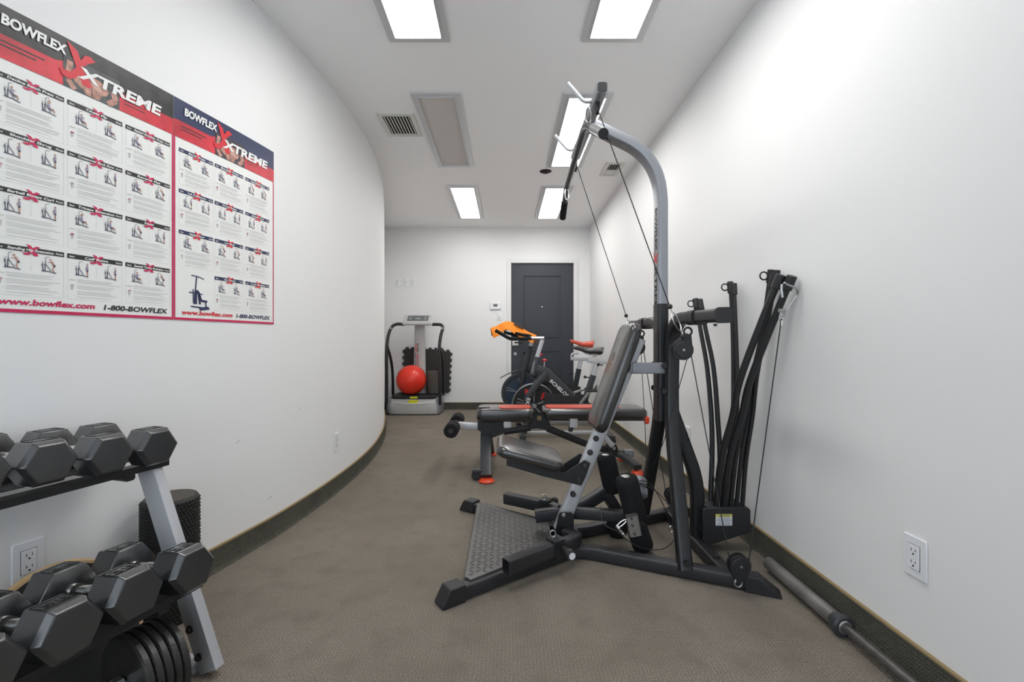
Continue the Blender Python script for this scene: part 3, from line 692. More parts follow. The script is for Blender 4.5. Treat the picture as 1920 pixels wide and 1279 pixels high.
# arms + curved legs
def arm(sg):
    pts = fillet([(.765, my(1.60, sg), 1.065), (.765, my(2.083, sg), 1.075), (.757, my(2.083, sg), .63), (.735, my(1.862, sg), .035)], .15, 10)
    # keep the profile upright along the path: broad side faces X
    prof = rrect(.050, .058, .013, 4)
    a = MB().sweep(pts, prof, (1, 0, .02)).build('side_frame', 'black', gym)
    MB().sweep([(.765, my(1.602, sg), 1.065), (.765, my(1.590, sg), 1.065)], rrect(.056, .062, .014, 4), (1, 0, .02)).build('arm_end_cap', 'plastic', a)
    MB().sweep([(.765, my(1.79, sg), 1.068), (.765, my(1.85, sg), 1.068)], rrect(.060, .070, .016, 4), (1, 0, .02)).build('arm_collar', 'plastic', a)
    bolt(a, (.765, my(1.66, sg), 1.036), (0, 0, -1), .006)
    for z in (.86, .745): bolt(a, (.728, my(2.075, sg), z), (-.6, -.8*sg, 0), .013, .012)
    bolt(a, (.733, my(1.836, sg), .075), (-.2, -1*sg, 0), .011, .010)
    # ring, pulley housing, ball stops
    pc = V((.712, my(1.835, sg), .938)); r = MB()
    r.tube([V((.735+.016*math.cos(k*math.pi/8), my(1.835, sg), 1.012+.016*math.sin(k*math.pi/8))) for k in range(16)], .0045, 8, closed=True)
    r.tube([V((.732+.010*math.cos(k*math.pi/8), my(1.835, sg)+.012*math.cos(k*math.pi/8), .988+.014*math.sin(k*math.pi/8))) for k in range(16)], .0035, 8, closed=True)
    r.build('swivel_ring', 'plastic', a)
    hs = MB()
    for dy in (-.014, .009):
        pts2 = [pc+V((.041*math.cos(t), 0, .041*math.sin(t))) for t in [math.radians(x) for x in range(120, 391, 10)]]+[pc+V((.032, 0, .058)), pc+V((.012, 0, .062))]
        hs.prism([p+V((0, dy, 0)) for p in pts2], (0, .005, 0))
    h = hs.cyl(pc-V((0, .018, 0)), pc+V((0, .018, 0)), .034, 28, bev=.003).build('pulley', 'plastic', a)
    MB().cyl(pc-V((0, .0195, 0)), pc-V((0, .018, 0)), .005).build('axle_bolt', 'steel', h)
    b1 = at(1256, 575, 1.80) if sg == 1 else at(1174, 592, 2.50)
    b2 = pc+V((.002, 0, .052)); b2.x = .716; b2 = pc+V((.002, 0, .054))
    b2 = at(1281, 631, 1.80) if sg == 1 else at(1188, 632, 2.50)
    c1 = V((XC_-.012, my(1.885, sg), ZC-.04)) if sg == 1 else V((XC_+.0, 2.47, ZC-.07))
    MB().tube([c1, b1], .0022, 8).build('cable', 'plastic', gym, 'thin black lat cable')
    bl = MB().sphere(b1, .0105).sphere(b2, .0105).build('cable_ball', 'plastic', gym)
    d = (b2-b1).normalized(); sd = V((1, 0, 0)); cc = []
    for k in range(16):
        t = k*2*math.pi/16; cc.append((b1+b2)/2+d*(b2-b1).length*.30*math.cos(t)+V((d.z, 0, -d.x))*.010*math.sin(t))
    MB().tube(cc, .0028, 8, closed=True).tube([b1, b1+d*.03], .002, 6).tube([b2-d*.03, b2], .002, 6).build('carabiner', 'chrome', gym)
    # housing on the crossbar
    hp = V((XC_-.005, my(1.90, sg), ZC-.055)) if sg == 1 else V((XC_-.006, 2.49, ZC-.062))
    MB().cyl(hp-V((.007, 0, 0)), hp+V((.007, 0, 0)), .019 if sg == 1 else .03, 20, bev=.002).box(hp+V((0, 0, .028)), (.018, .016, .04)).build('top_pulley', 'plastic', cb)
    # lower pulley with its ring
    lc = V((.893, 1.742, .118)) if sg == 1 else V((.925, 2.53, .118))
    hs = MB()
    for dy in (-.016, .011):
        pts2 = [lc+V((.040*math.cos(t), 0, .040*math.sin(t))) for t in [math.radians(x) for x in range(-30, 211, 10)]]+[lc+V((-.013, 0, -.060)), lc+V((.013, 0, -.060))]
        hs.prism([p+V((0, dy, 0)) for p in pts2], (0, .005, 0))
    h = hs.cyl(lc-V((0, .019, 0)), lc+V((0, .019, 0)), .033, 28, bev=.003).build('pulley', 'plastic', gym)
    MB().cyl(lc-V((0, .0205, 0)), lc-V((0, .019, 0)), .005).build('axle_bolt', 'steel', h)
    MB().tube([lc+V((.014*math.cos(k*math.pi/8), .004, -.074+.014*math.sin(k*math.pi/8))) for k in range(16)], .0035, 8, closed=True).build('swivel_ring', 'steel', gym)
    MB().tube([pc+V((.035, 0, -.012)), lc+V((-.036, 0, .02))], .0022, 8).build('cable', 'plastic', gym)
    MB().tube([pc+V((.022, 0, -.03)), V((.70, my(2.02, sg), .52)), V((.68, my(2.10, sg), .40))], .0018, 6).build('cable', 'plastic', gym)
both(arm)
rod_anchor = at(1465, 598, 1.83)
MB().tube([V((.893+.038, 1.742, .125)), rod_anchor], .0024, 8).build('cable', 'plastic', gym)
# rear centre leg
MB().bar(fillet([(.765, CYL, .70), (.905, CYL, .315), (.905, CYL, .03)], .09, 8), .058, .05, up=(0, 1, 0), r=.012).build('rear_leg', 'black', gym)
bolt(gym, (.905, CYL-.03, .10), (0, -1, 0), .011)
# seat mast
mast0 = V((.255, CYL, .085)); mast1 = V((.628, CYL, .985))
md = (mast1-mast0).normalized(); mu = V((0, 1, 0)).cross(md)
mast = MB().bar([mast0, mast1], .062, .050, up=(0, 1, 0), r=.010).build('seat_mast', 'silver_light', gym)
mast.data.materials[0] = M['silver_light']
MB().bar([(.585, CYL-.052, .848), (.755, CYL-.052, .848)], .012, .052, r=.005).cyl((.755, CYL-.058, .848), (.755, CYL-.046, .848), .026).bar([(.560, CYL+.0, .848), (.60, CYL+0, .848)], .10, .052).build('mast_strut', 'silver', gym)
bolt(gym, (.748, CYL-.058, .848), (0, -1, 0), .012)
for t in (.30, .375, .45, .525, .60, .665):
    p = mast0+md*((t)*.974)-V((0, .031, 0))
    p.x = p.x
for px, py, yk in ((1117, 822, 2.116), (1106, 848, 2.116), (1096, 874, 2.083), (1085, 901, 2.083), (1074, 926, 2.116)):
    p = at(px, py, yk); k = MB().cyl(p+V((0, .004, 0)), p-V((0, .012, 0)), .013, 18, bev=.002).cyl(p-V((0, .010, 0)), p-V((0, .024, 0)), .009, 18, bev=.002).build('knob', 'plastic', mast)
# base plate of mast
pp = [at(1048, 966, 2.10), at(1052, 961, 2.10), at(1072, 962, 2.10), at(1076, 968, 2.10), at(1076, 1005, 2.10), at(1058, 1022, 2.10), at(1036, 1022, 2.10)]
for dy in (0, .09): MB().prism([p+V((0, dy, 0)) for p in pp], (0, .008, 0)).build('mast_gusset', 'black', gym, smooth=30)
bolt(gym, at(1057, 966, 2.098), (0, -1, 0), .008, m='steel')
MB().box((.30, CYL, .035), (.10, .26, .05), bev=.005).build('centre_block', 'rail', gym)
# backrest
def pad(pts_profile, y0, y1, r):      # rounded slab from a 2-D X-Z outline extruded along Y
    pass
def slab(name, c, dx, dy, dz, L, W_, T, matn, parent, r=.02, crown=.004):
    """upholstered pad: rounded corners, rounded edges, slightly crowned top; dx along length, dy width, dz thickness(normal)"""
    m = MB(); n = 5; prof = rrect(L, W_, min(.045, W_*.3), 6); k = len(prof); lay = []
    for i in range(n+1):
        a = math.pi/2*i/n; lay.append((-T/2+r*(1-math.cos(a)) , -(r-r*math.sin(a))))
    lay = [(-T/2+r-r*math.cos(math.pi/2*i/n), -r+r*math.sin(math.pi/2*i/n)) for i in range(n+1)]+[(T/2-r+r*math.sin(math.pi/2*i/n), -r+r*math.cos(math.pi/2*i/n)) for i in range(n+1)]
    vs = []; dx, dy, dz, c = V(dx).normalized(), V(dy).normalized(), V(dz).normalized(), V(c)
    for h, ins in lay:
        fx = (L/2+ins)/(L/2); fy = (W_/2+ins)/(W_/2); vs += [c+dx*a*fx+dy*b*fy+dz*h for a, b in prof]
    fs = []
    for l in range(len(lay)-1):
        for i in range(k): j = (i+1) % k; fs.append((l*k+i, l*k+j, (l+1)*k+j, (l+1)*k+i))
    fs.append(tuple(range(k-1, -1, -1)))
    top = (len(lay)-1)*k; base = len(vs)
    vs += [c+dx*a*.8*(L/2-r)/(L/2)+dy*b*.7*(W_/2-r)/(W_/2)+dz*(T/2+crown) for a, b in prof]
    for i in range(k): j = (i+1) % k; fs.append((top+i, top+j, base+j, base+i))
    fs.append(tuple(range(base, base+k)))
    m.add(vs, fs); return m.build(name, matn, parent, smooth=50)
bt = V((.571, CYL, 1.055)); bb = V((.402, CYL, .572)); bd = (bt-bb).normalized(); bn = V((-bd.z, 0, bd.x))
br = slab('backrest', (bt+bb)/2-bn*.026, bd, (0, 1, 0), bn, .525, .245, .055, 'vinyl', gym, .022, .006)
mk = MB(); c0 = bb+bd*.345+bn*.0075; mk.lathe([(.020, 0), (.023, 0), (.023, .0006), (.020, .0006), (.020, 0)], c0, bn, 24); mk.lathe([(.009, 0), (.013, 0), (.013, .0006), (.009, .0006), (.009, 0)], c0, bn, 20)
mk.text('BOWFLEX', c0-bd*.040+bn*.0005, (0, 1, 0), bd, .011, .060, .01, centre=False) if False else mk.text('BOWFLEX', c0-bd*.042+bn*.0006-V((0, -.03, 0)), (0, -1, 0), bd, .012, .060, .01)
mk.build('stitched_emblem', mat('emblem_grey', (.10, .085, .08), .5), br, smooth=0)
# back panel + mount behind pad
MB().box((bt+bb)/2-bn*.058, (.03, .10, .40), Matrix((bn, V((0, 1, 0)), bd)).transposed() if False else Matrix((V((bd.z, 0, -bd.x)), V((0, 1, 0)), bd)).transposed()).build('backrest_mount', 'silver', gym)
# seat
st0 = V((-.030, CYL, .508)); st1 = V((.262, CYL, .430)); sd = (st1-st0).normalized(); sn = V((-sd.z, 0, sd.x))
slab('seat', (st0+st1)/2-sn*.024, sd, (0, 1, 0), sn, .312, .295, .050, 'vinyl', gym, .020, .006)
def seat_plate(sg):
    y = my(2.085, sg); pl = [at(950, 853, 2.085), at(950, 873, 2.085), at(1017, 893, 2.085), at(1090, 911, 2.085), at(1099, 893, 2.085), at(1107, 869, 2.085), at(1096, 863, 2.085), at(1062, 885, 2.085), at(1056, 888, 2.085)]
    MB().prism([V((p.x, y, p.z)) for p in pl], (0, .006*sg, 0)).build('seat_bracket', 'black', gym, smooth=30)
both(seat_plate)
MB().box((st0+st1)/2-sn*.055, (.25, .12, .012), Matrix((sd, V((0, 1, 0)), sn)).transposed()).build('seat_plate', 'black', gym)
bolt(gym, at(972, 866, 2.08), (0, -1, 0), .006)
# rod box
bx = [(.908, .048), (.908, .196), (.920, .205), (1.118, .205), (1.130, .193), (1.130, .090), (.985, .045), (.918, .028)]
rb = MB().prism([(x, 2.095, z) for x, z in bx], (0, .13, 0)).build('rod_box', 'plastic', gym, bevel=.005, smooth=30)
lab = MB(); lab.box((1.005, 2.0945, .150), (.076, .001, .053)); lb = lab.build('caution_label', 'white', rb, smooth=0)
m = MB(); m.box((1.005, 2.0938, .170), (.076, .0006, .013)); m.build('label_header', 'caution', lb, smooth=0)
m = MB(); m.text('CAUTION', (.980, 2.0933, .1655), (1, 0, 0), (0, 0, 1), .011, .050, .02)
for k in range(6): m.box((1.005, 2.0936, .158-.006*k), (.060+.006*((k*7) % 3-1), .0004, .0014))
m.build('label_text', 'p_navy', lb, smooth=0)
for x, y in ((.93, 2.12), (.955, 2.17), (.945, 2.20)): MB().lathe([(0, 0), (.010, 0), (.010, .003), (0, .003)], (x, y, .2045), n=16).build('rod_socket', 'black', rb)
MB().bar([(.905, CYL, .12), (.93, CYL, .12)], .06, .1).build('box_mount', 'black', gym)
# power rods
def rod(pix, base, top_y, r, cap_r, ring=False, ytwist=0.0):
    """pix: seen points (bottom to top); depth runs from base[1] to top_y"""
    n = len(pix); pts = []
    for i, (px, py) in enumerate(pix):
        f = (pix[0][1]-py)/(pix[0][1]-pix[-1][1]); Y = base+(top_y-base)*(f**1.3); p = at(px, py, Y)
        p.x = min(p.x, RX-.016-r); pts.append(p)
    pts = spline(pts, 5); o = MB().tube(pts, r, 14, scale=[1.0-.15*i/(len(pts)-1) for i in range(len(pts))]).build('power_rod', 'rod', gym)
    d = (pts[-1]-pts[-3]).normalized(); c = MB().cyl(pts[-1]-d*.055, pts[-1]+d*.004, cap_r, 18, bev=.002).build('rod_cap', 'plastic', o)
    if ring:
        q = pts[-1]-d*.02+V((-.028, 0, -.004)); MB().tube([q+V((.017*math.cos(k*math.pi/8), 0, .017*math.sin(k*math.pi/8))) for k in range(16)], .0035, 8, closed=True).build('hook_ring', 'plastic', o)
    return pts
rod([(1343, 952), (1353, 860), (1374, 780), (1387, 713), (1433, 590), (1464, 517)], 2.125, 1.86, .0165, .0195)
rod([(1357, 953), (1368, 860), (1391, 780), (1407, 713), (1455, 590), (1485, 519)], 2.125, 1.83, .0165, .0195)
rod([(1369, 955), (1380, 860), (1397, 780), (1412, 700), (1432, 610), (1451, 514)], 2.13, 1.95, .0105, .0135)
rod([(1380, 956), (1390, 860), (1404, 780), (1413, 700), (1430, 615), (1446, 507)], 2.13, 1.985, .0105, .0135, True)
rod([(1391, 957), (1399, 860), (1411, 780), (1420, 700), (1440, 600), (1457, 508)], 2.13, 1.94, .0105, .0135)
rod([(1332, 945), (1335, 860), (1334, 785), (1326, 691), (1314, 622), (1304, 562)], 2.19, 2.50, .0125, .0165, True)
rod([(1348, 945), (1350, 860), (1346, 788), (1338, 691), (1324, 622), (1312, 563)], 2.19, 2.46, .0125, .0155)
rod([(1352, 947), (1367, 860), (1374, 780), (1375, 700), (1373, 600), (1369, 530)], 2.19, 2.32, .011, .015, True)
rod([(1361, 947), (1374, 860), (1381, 780), (1382, 700), (1379, 600), (1376, 533)], 2.19, 2.28, .011, .014)
# chrome triangle hook on the two thick rods
hk = [at(1470, 530, 1.80), at(1476, 534, 1.80), at(1491, 539, 1.80), at(1497, 546, 1.81), at(1494, 553, 1.82), at(1474, 585, 1.83)]
MB().tube(fillet(hk, .01, 4), .0042, 8).tube([at(1466, 533, 1.79), at(1465, 540, 1.79), at(1467, 558, 1.79)], .0045, 8).build('rod_hook', 'steel', gym)
MB().box(at(1467, 588, 1.83), (.022, .012, .028), bev=.003).cyl(at(1467, 582, 1.82)-V((.014, 0, 0)), at(1467, 582, 1.82)+V((.014, 0, 0)), .007).tube([at(1465+4*math.cos(k*math.pi/6), 596+7*math.sin(k*math.pi/6), 1.83) for k in range(12)], .002, 6, closed=True).build('swivel_clip', 'steel', gym)
MB().cyl(at(1465, 610, 1.83), at(1466, 601, 1.83), .004).build('cable_ferrule', 'chrome', gym)

# lat bar hung from the crossbar
lat = thing('lat_pulldown_bar', 'black angled lat bar hung under the silver tower crossbar', 'lat bar', (.335, 2.15, 1.85))
ends = fillet([(.345, 1.62, 1.715), (.330, 1.88, 1.868), (.345, 2.58, 1.845), (.352, 2.80, 1.735)], .07, 7)
MB().tube(ends, .0155, 16).build('bar', 'charcoal', lat)
g1 = ends[0]+(ends[1]-ends[0]).normalized()*-.001; d0 = (ends[1]-ends[0]).normalized(); d1 = (ends[-1]-ends[-2]).normalized()
MB().cyl(ends[0]-d0*.01, ends[0]+d0*.15, .0185, 20).build('grip', 'steel', lat); MB().cyl(ends[0]-d0*.016, ends[0]-d0*.009, .0188, 20, bev=.002).build('end_cap', 'slot', lat)
MB().cyl(ends[-1]-d1*.13, ends[-1]+d1*.01, .0195, 20, bev=.003).build('grip', 'foam', lat)
cc = V((.345, 1.93, 1.935))
for cc, dd in ((V((.352, 1.93, 1.932)), V((.01, -.01, 1))), (V((.362, 2.02, 1.93)), V((-.3, .4, 1))), (V((.345, 2.56, 1.80)), V((0, .05, 1)))):
    dd.normalize(); MB().tube([cc+dd*.033*math.cos(k*math.pi/8)+V((dd.z, 0, -dd.x))*.011*math.sin(k*math.pi/8) for k in range(16)], .0033, 8, closed=True).build('carabiner', 'chrome', lat)
MB().bar([(.333, 2.10, 1.875), (.333, 2.22, 1.870)], .03, .022).build('centre_bracket', 'silver', lat)

# leg extension attachment stored on the floor behind the mast
leg = thing('leg_extension_attachment', 'black leg extension frame with four foam rollers resting on the machine base', 'leg attachment', (.50, 2.15, 0))
MB().bar(fillet([(.145, 2.205, .125), (.33, 2.19, .155), (.50, 2.245, .235)], .08, 6), .048, .056, r=.008).build('frame_tube', 'rail', leg)
MB().bar(fillet([(.30, 2.17, .155), (.40, 2.13, .165), (.565, 2.10, .165)], .06, 6), .045, .05, r=.008).build('branch_tube', 'rail', leg)
MB().bar([(.49, 2.22, .23), (.56, 2.255, .12)], .045, .05).build('branch_tube', 'rail', leg)
def roller(a, b, r):
    a = V(a); b = V(b); d = (b-a).normalized()
    o = MB().sweep([a, a+d*.006, a+d*.014, a+d*.024, b-d*.024, b-d*.014, b-d*.006, b], circ(1, 28), None, True, False, [r*.72, r*.88, r*.96, r, r, r*.96, r*.88, r*.72]).build('foam_roller', 'foam', leg)
    return o, a, d
o_, a, d = roller(at(1173, 893, 2.03), at(1193, 972, 2.05), .050); MB().sphere(a-d*.0, .022, 16, (1, 1, .25)).build('roller_plug', 'steel', o_)
o_, a, d = roller(at(1135, 853, 2.22), at(1150, 922, 2.24), .046); MB().sphere(a, .020, 16, (1, 1, .25)).build('roller_plug', 'steel', o_)
roller(at(1192, 984, 2.10), at(1208, 1030, 2.10), .048); roller(at(1150, 955, 2.27), at(1160, 1005, 2.27), .045)
MB().cyl(at(1185, 945, 2.03), at(1190, 990, 2.06), .012).build('roller_axle', 'steel', leg)
tb = MB().bar([at(1184, 966, 1.975), at(1191, 1003, 1.975)], .052, .036, up=(0, 1, 0), r=.007).build('adjust_tube', 'steel', leg)
for px, py in ((1184, 973), (1186, 986), (1190, 1002)): MB().cyl(at(px, py, 1.952), at(px, py, 1.9505), .0065, 14).build('adjust_hole', 'slot', tb)
MB().tube([at(1165+9*math.cos(t)-3*math.sin(t), 982+6*math.sin(t)-5*math.cos(t), 1.98) for t in [k*math.pi/8 for k in range(16)]], .003, 8, closed=True).build('carabiner', 'chrome', leg)
MB().cyl(at(1159, 990, 1.97), at(1175, 1010, 1.97), .006).sphere(at(1160, 990, 1.97), .009).sphere(at(1168, 1001, 1.97), .008).build('cable_shackle', 'chrome', leg)
loop = [at(1148, 970, 2.0), at(1130, 968, 2.05), at(1126, 950, 2.12), at(1132, 982, 2.0), at(1160, 998, 1.97), at(1175, 1012, 1.96), at(1205, 1028, 1.98), at(1240, 1030, 2.0), at(1262, 1015, 2.05), at(1270, 988, 2.1), at(1258, 955, 2.15), at(1240, 930, 2.2), at(1215, 912, 2.25), at(1192, 905, 2.25)]
MB().tube(spline(loop[2:], 6), .0022, 8).build('loose_cable', 'plastic', leg)
MB().tube(spline([at(1190, 900, 2.2), at(1215, 905, 2.2), at(1232, 925, 2.2), at(1245, 950, 2.2), at(1256, 985, 2.2)], 6), .0022, 8).build('loose_cable', 'plastic', leg)
MB().tube([at(1258+3*math.cos(t), 992+6*math.sin(t), 2.2) for t in [k*math.pi/6 for k in range(12)]], .002, 6, closed=True).build('cable_eye', 'chrome', leg)
m = MB(); m.cyl(at(1198, 912, 2.30), at(1200, 897, 2.33), .036, 28, bev=.008).build('disc_cap', 'silver', leg); MB().cyl(at(1201, 932, 2.30), at(1201, 915, 2.33), .036, 28, bev=.008).build('disc_cap', 'silver', leg)

# ------------------------------------------------------------------ weight bench
YB = 3.50
bench = thing('weight_bench', 'black and red adjustable weight bench behind the home gym seat', 'weight bench', (.3, YB, 0))
def bench_pad(name, x0, x1, z, T=.078):
    o = slab(name, ((x0+x1)/2, YB, z-.004-T/2), (1, 0, 0), (0, 1, 0), (0, 0, 1), x1-x0, .30, T, 'vinyl', bench, .028, .006)
    return o
sp = bench_pad('seat_pad', -.218, .212, .470, .098); bp_ = bench_pad('back_pad', .285, 1.055, .472)
def inlay(x0, x1, z, par, w=.13):
    m = MB(); pr = rrect(x1-x0, w, .045, 8); m.add([V(((x0+x1)/2+a, YB-.03+b, z)) for a, b in pr], [tuple(range(len(pr)))]); m.add([V(((x0+x1)/2+a*1.0, YB-.03+b, z-.012)) for a, b in pr], [tuple(range(len(pr)-1, -1, -1))])
    n = len(pr); m.f += [(i, (i+1) % n, n+(i+1) % n, n+i) for i in range(n)]; m.m += [0]*n
    m.build('red_inlay', 'red_vinyl', par)
inlay(-.05, .190, .4735, sp, .17); inlay(.305, .86, .4755, bp_, .17)
MB().box((-.16, YB-.09, .4685), (.085, .012, .012), bev=.003).build('pad_slot', 'slot', sp)
MB().box((.67, YB, .380), (.76, .10, .030)).build('pad_board', 'plastic', bench); MB().box((.02, YB, .380), (.34, .10, .03)).build('pad_board', 'plastic', bench)
for dy in (-.13, .13): MB().box((1.045, YB+dy, .385), (.035, .04, .055), bev=.012).build('corner_guard', 'orange', bench)
yn = YB-.06
def bpt(cx, cy, Y=YB): return at(820+cx/4.571, 740+cy/4.571, Y)
MB().prism([bpt(770, 300, yn), bpt(790, 265, yn), bpt(830, 175, yn), bpt(930, 175, yn), bpt(965, 245, yn), bpt(975, 290, yn), bpt(930, 305, yn), bpt(860, 290, yn)], (0, .006, 0)).build('pivot_plate', 'black', bench, smooth=30)
MB().prism([V((p.x, YB+.054, p.z)) for p in (bpt(770, 300, yn), bpt(790, 265, yn), bpt(830, 175, yn), bpt(930, 175, yn), bpt(965, 245, yn), bpt(975, 290, yn), bpt(930, 305, yn), bpt(860, 290, yn))], (0, .006, 0)).build('pivot_plate', 'black', bench, smooth=30)
MB().lathe([(.006, 0), (.016, 0), (.016, .006), (.006, .006)], bpt(874, 203, yn-.007), (0, 1, 0), 20).build('pivot_ring', mat('brass', (.45, .30, .15), .3, metal=.8), bench)
MB().bar([bpt(570, 318), bpt(800, 282)], .05, .045).bar([bpt(940, 285), bpt(1240, 408), bpt(1550, 505), bpt(1640, 560)], .05, .050).build('main_beam', 'black', bench)
MB().prism([bpt(345, 300, yn+.01), bpt(345, 210, yn+.01), bpt(420, 235, yn+.01), bpt(560, 215, yn+.01), bpt(575, 330, yn+.01), bpt(440, 385, yn+.01), bpt(420, 350, yn+.01)], (0, .10, 0)).build('front_bracket', 'black', bench, smooth=30)
MB().bar([bpt(180, 262), bpt(360, 275)], .05, .052).build('roller_tube', 'silver_light', bench)
c = bpt(150, 255, YB); 
MB().cyl((c.x-.0, 3.32, c.z), (c.x-.0, 3.70, c.z), .012).build('roller_axle', 'steel', bench)
for y0, y1 in ((3.235, 3.40), (3.60, 3.765)):
    r_ = MB().cyl((c.x, y0, c.z), (c.x, y1, c.z), .052, 28, bev=.008).build('foam_roller', 'foam', bench)
    if y0 < 3.3: MB().cyl((c.x, y0-.002, c.z), (c.x, y0, c.z), .018, 18).build('roller_plug', 'plastic', r_)
MB().cyl((c.x-.0, 3.41, c.z+.0), (c.x, 3.43, c.z), .045, 24).build('roller_washer', 'orange', bench)
for cx0 in (601, 1170):
    p0 = bpt(cx0, 200, 3.36); p1 = bpt(cx0, 285, 3.36); MB().box(((p0.x+p1.x)/2, 3.385, (p0.z+p1.z)/2), (.058, .05, p0.z-p1.z), bev=.006).build('adjust_bracket', 'silver_light', bench)
for sg in (-1, 1):
    top = V((-.150, YB+.05*sg, .245)); bot = V((-.135, YB+.355*sg, .035))
    MB().bar([V((-.150, YB+.0*sg, .285)), top, bot], .036, .082, up=(1, 0, .0), r=.008).build('front_leg', 'charcoal', bench)
    MB().lathe([(0, 0), (.052, 0), (.058, .008), (.048, .016), (.040, .022), (0, .022)], (-.130, YB+.365*sg, .001), n=10).build('foot_pad', 'orange', bench)
w = MB().cyl((-.205, 3.16, .035), (-.205, 3.20, .035), .033, 24, bev=.004).build('transport_wheel', 'plastic', bench); MB().box((-.195, 3.18, .066), (.075, .05, .022), bev=.005).build('wheel_fork', 'charcoal', bench)
for sg in (-1, 1): MB().bar(fillet([(.80, YB, .12), (.90, YB+.04*sg, .095), (.955, YB+.22*sg, .06)], .06, 5), .062, .038).build('rear_leg', 'charcoal', bench); MB().lathe([(0, 0), (.045, 0), (.048, .01), (.034, .03), (0, .036)], (.955, YB+.20*sg, .001), n=10).build('foot_pad', 'orange', bench)
MB().box(bpt(1640, 500, YB), (.07, .06, .05), bev=.006).build('adjust_handle', 'silver', bench)
MB().bar([bpt(1400, 320, YB-.05), bpt(1500, 440, YB-.05)], .035, .04).build('support_strut', 'silver_light', bench)
MB().prism([bpt(1465, 470, yn), bpt(1490, 430, yn), bpt(1535, 430, yn), bpt(1550, 470, yn), bpt(1540, 520, yn), bpt(1480, 510, yn)], (0, .12, 0)).build('strut_bracket', 'black', bench, smooth=30)
bolt(bench, bpt(1515, 460, yn-.002), (0, -1, 0), .011, m='steel')

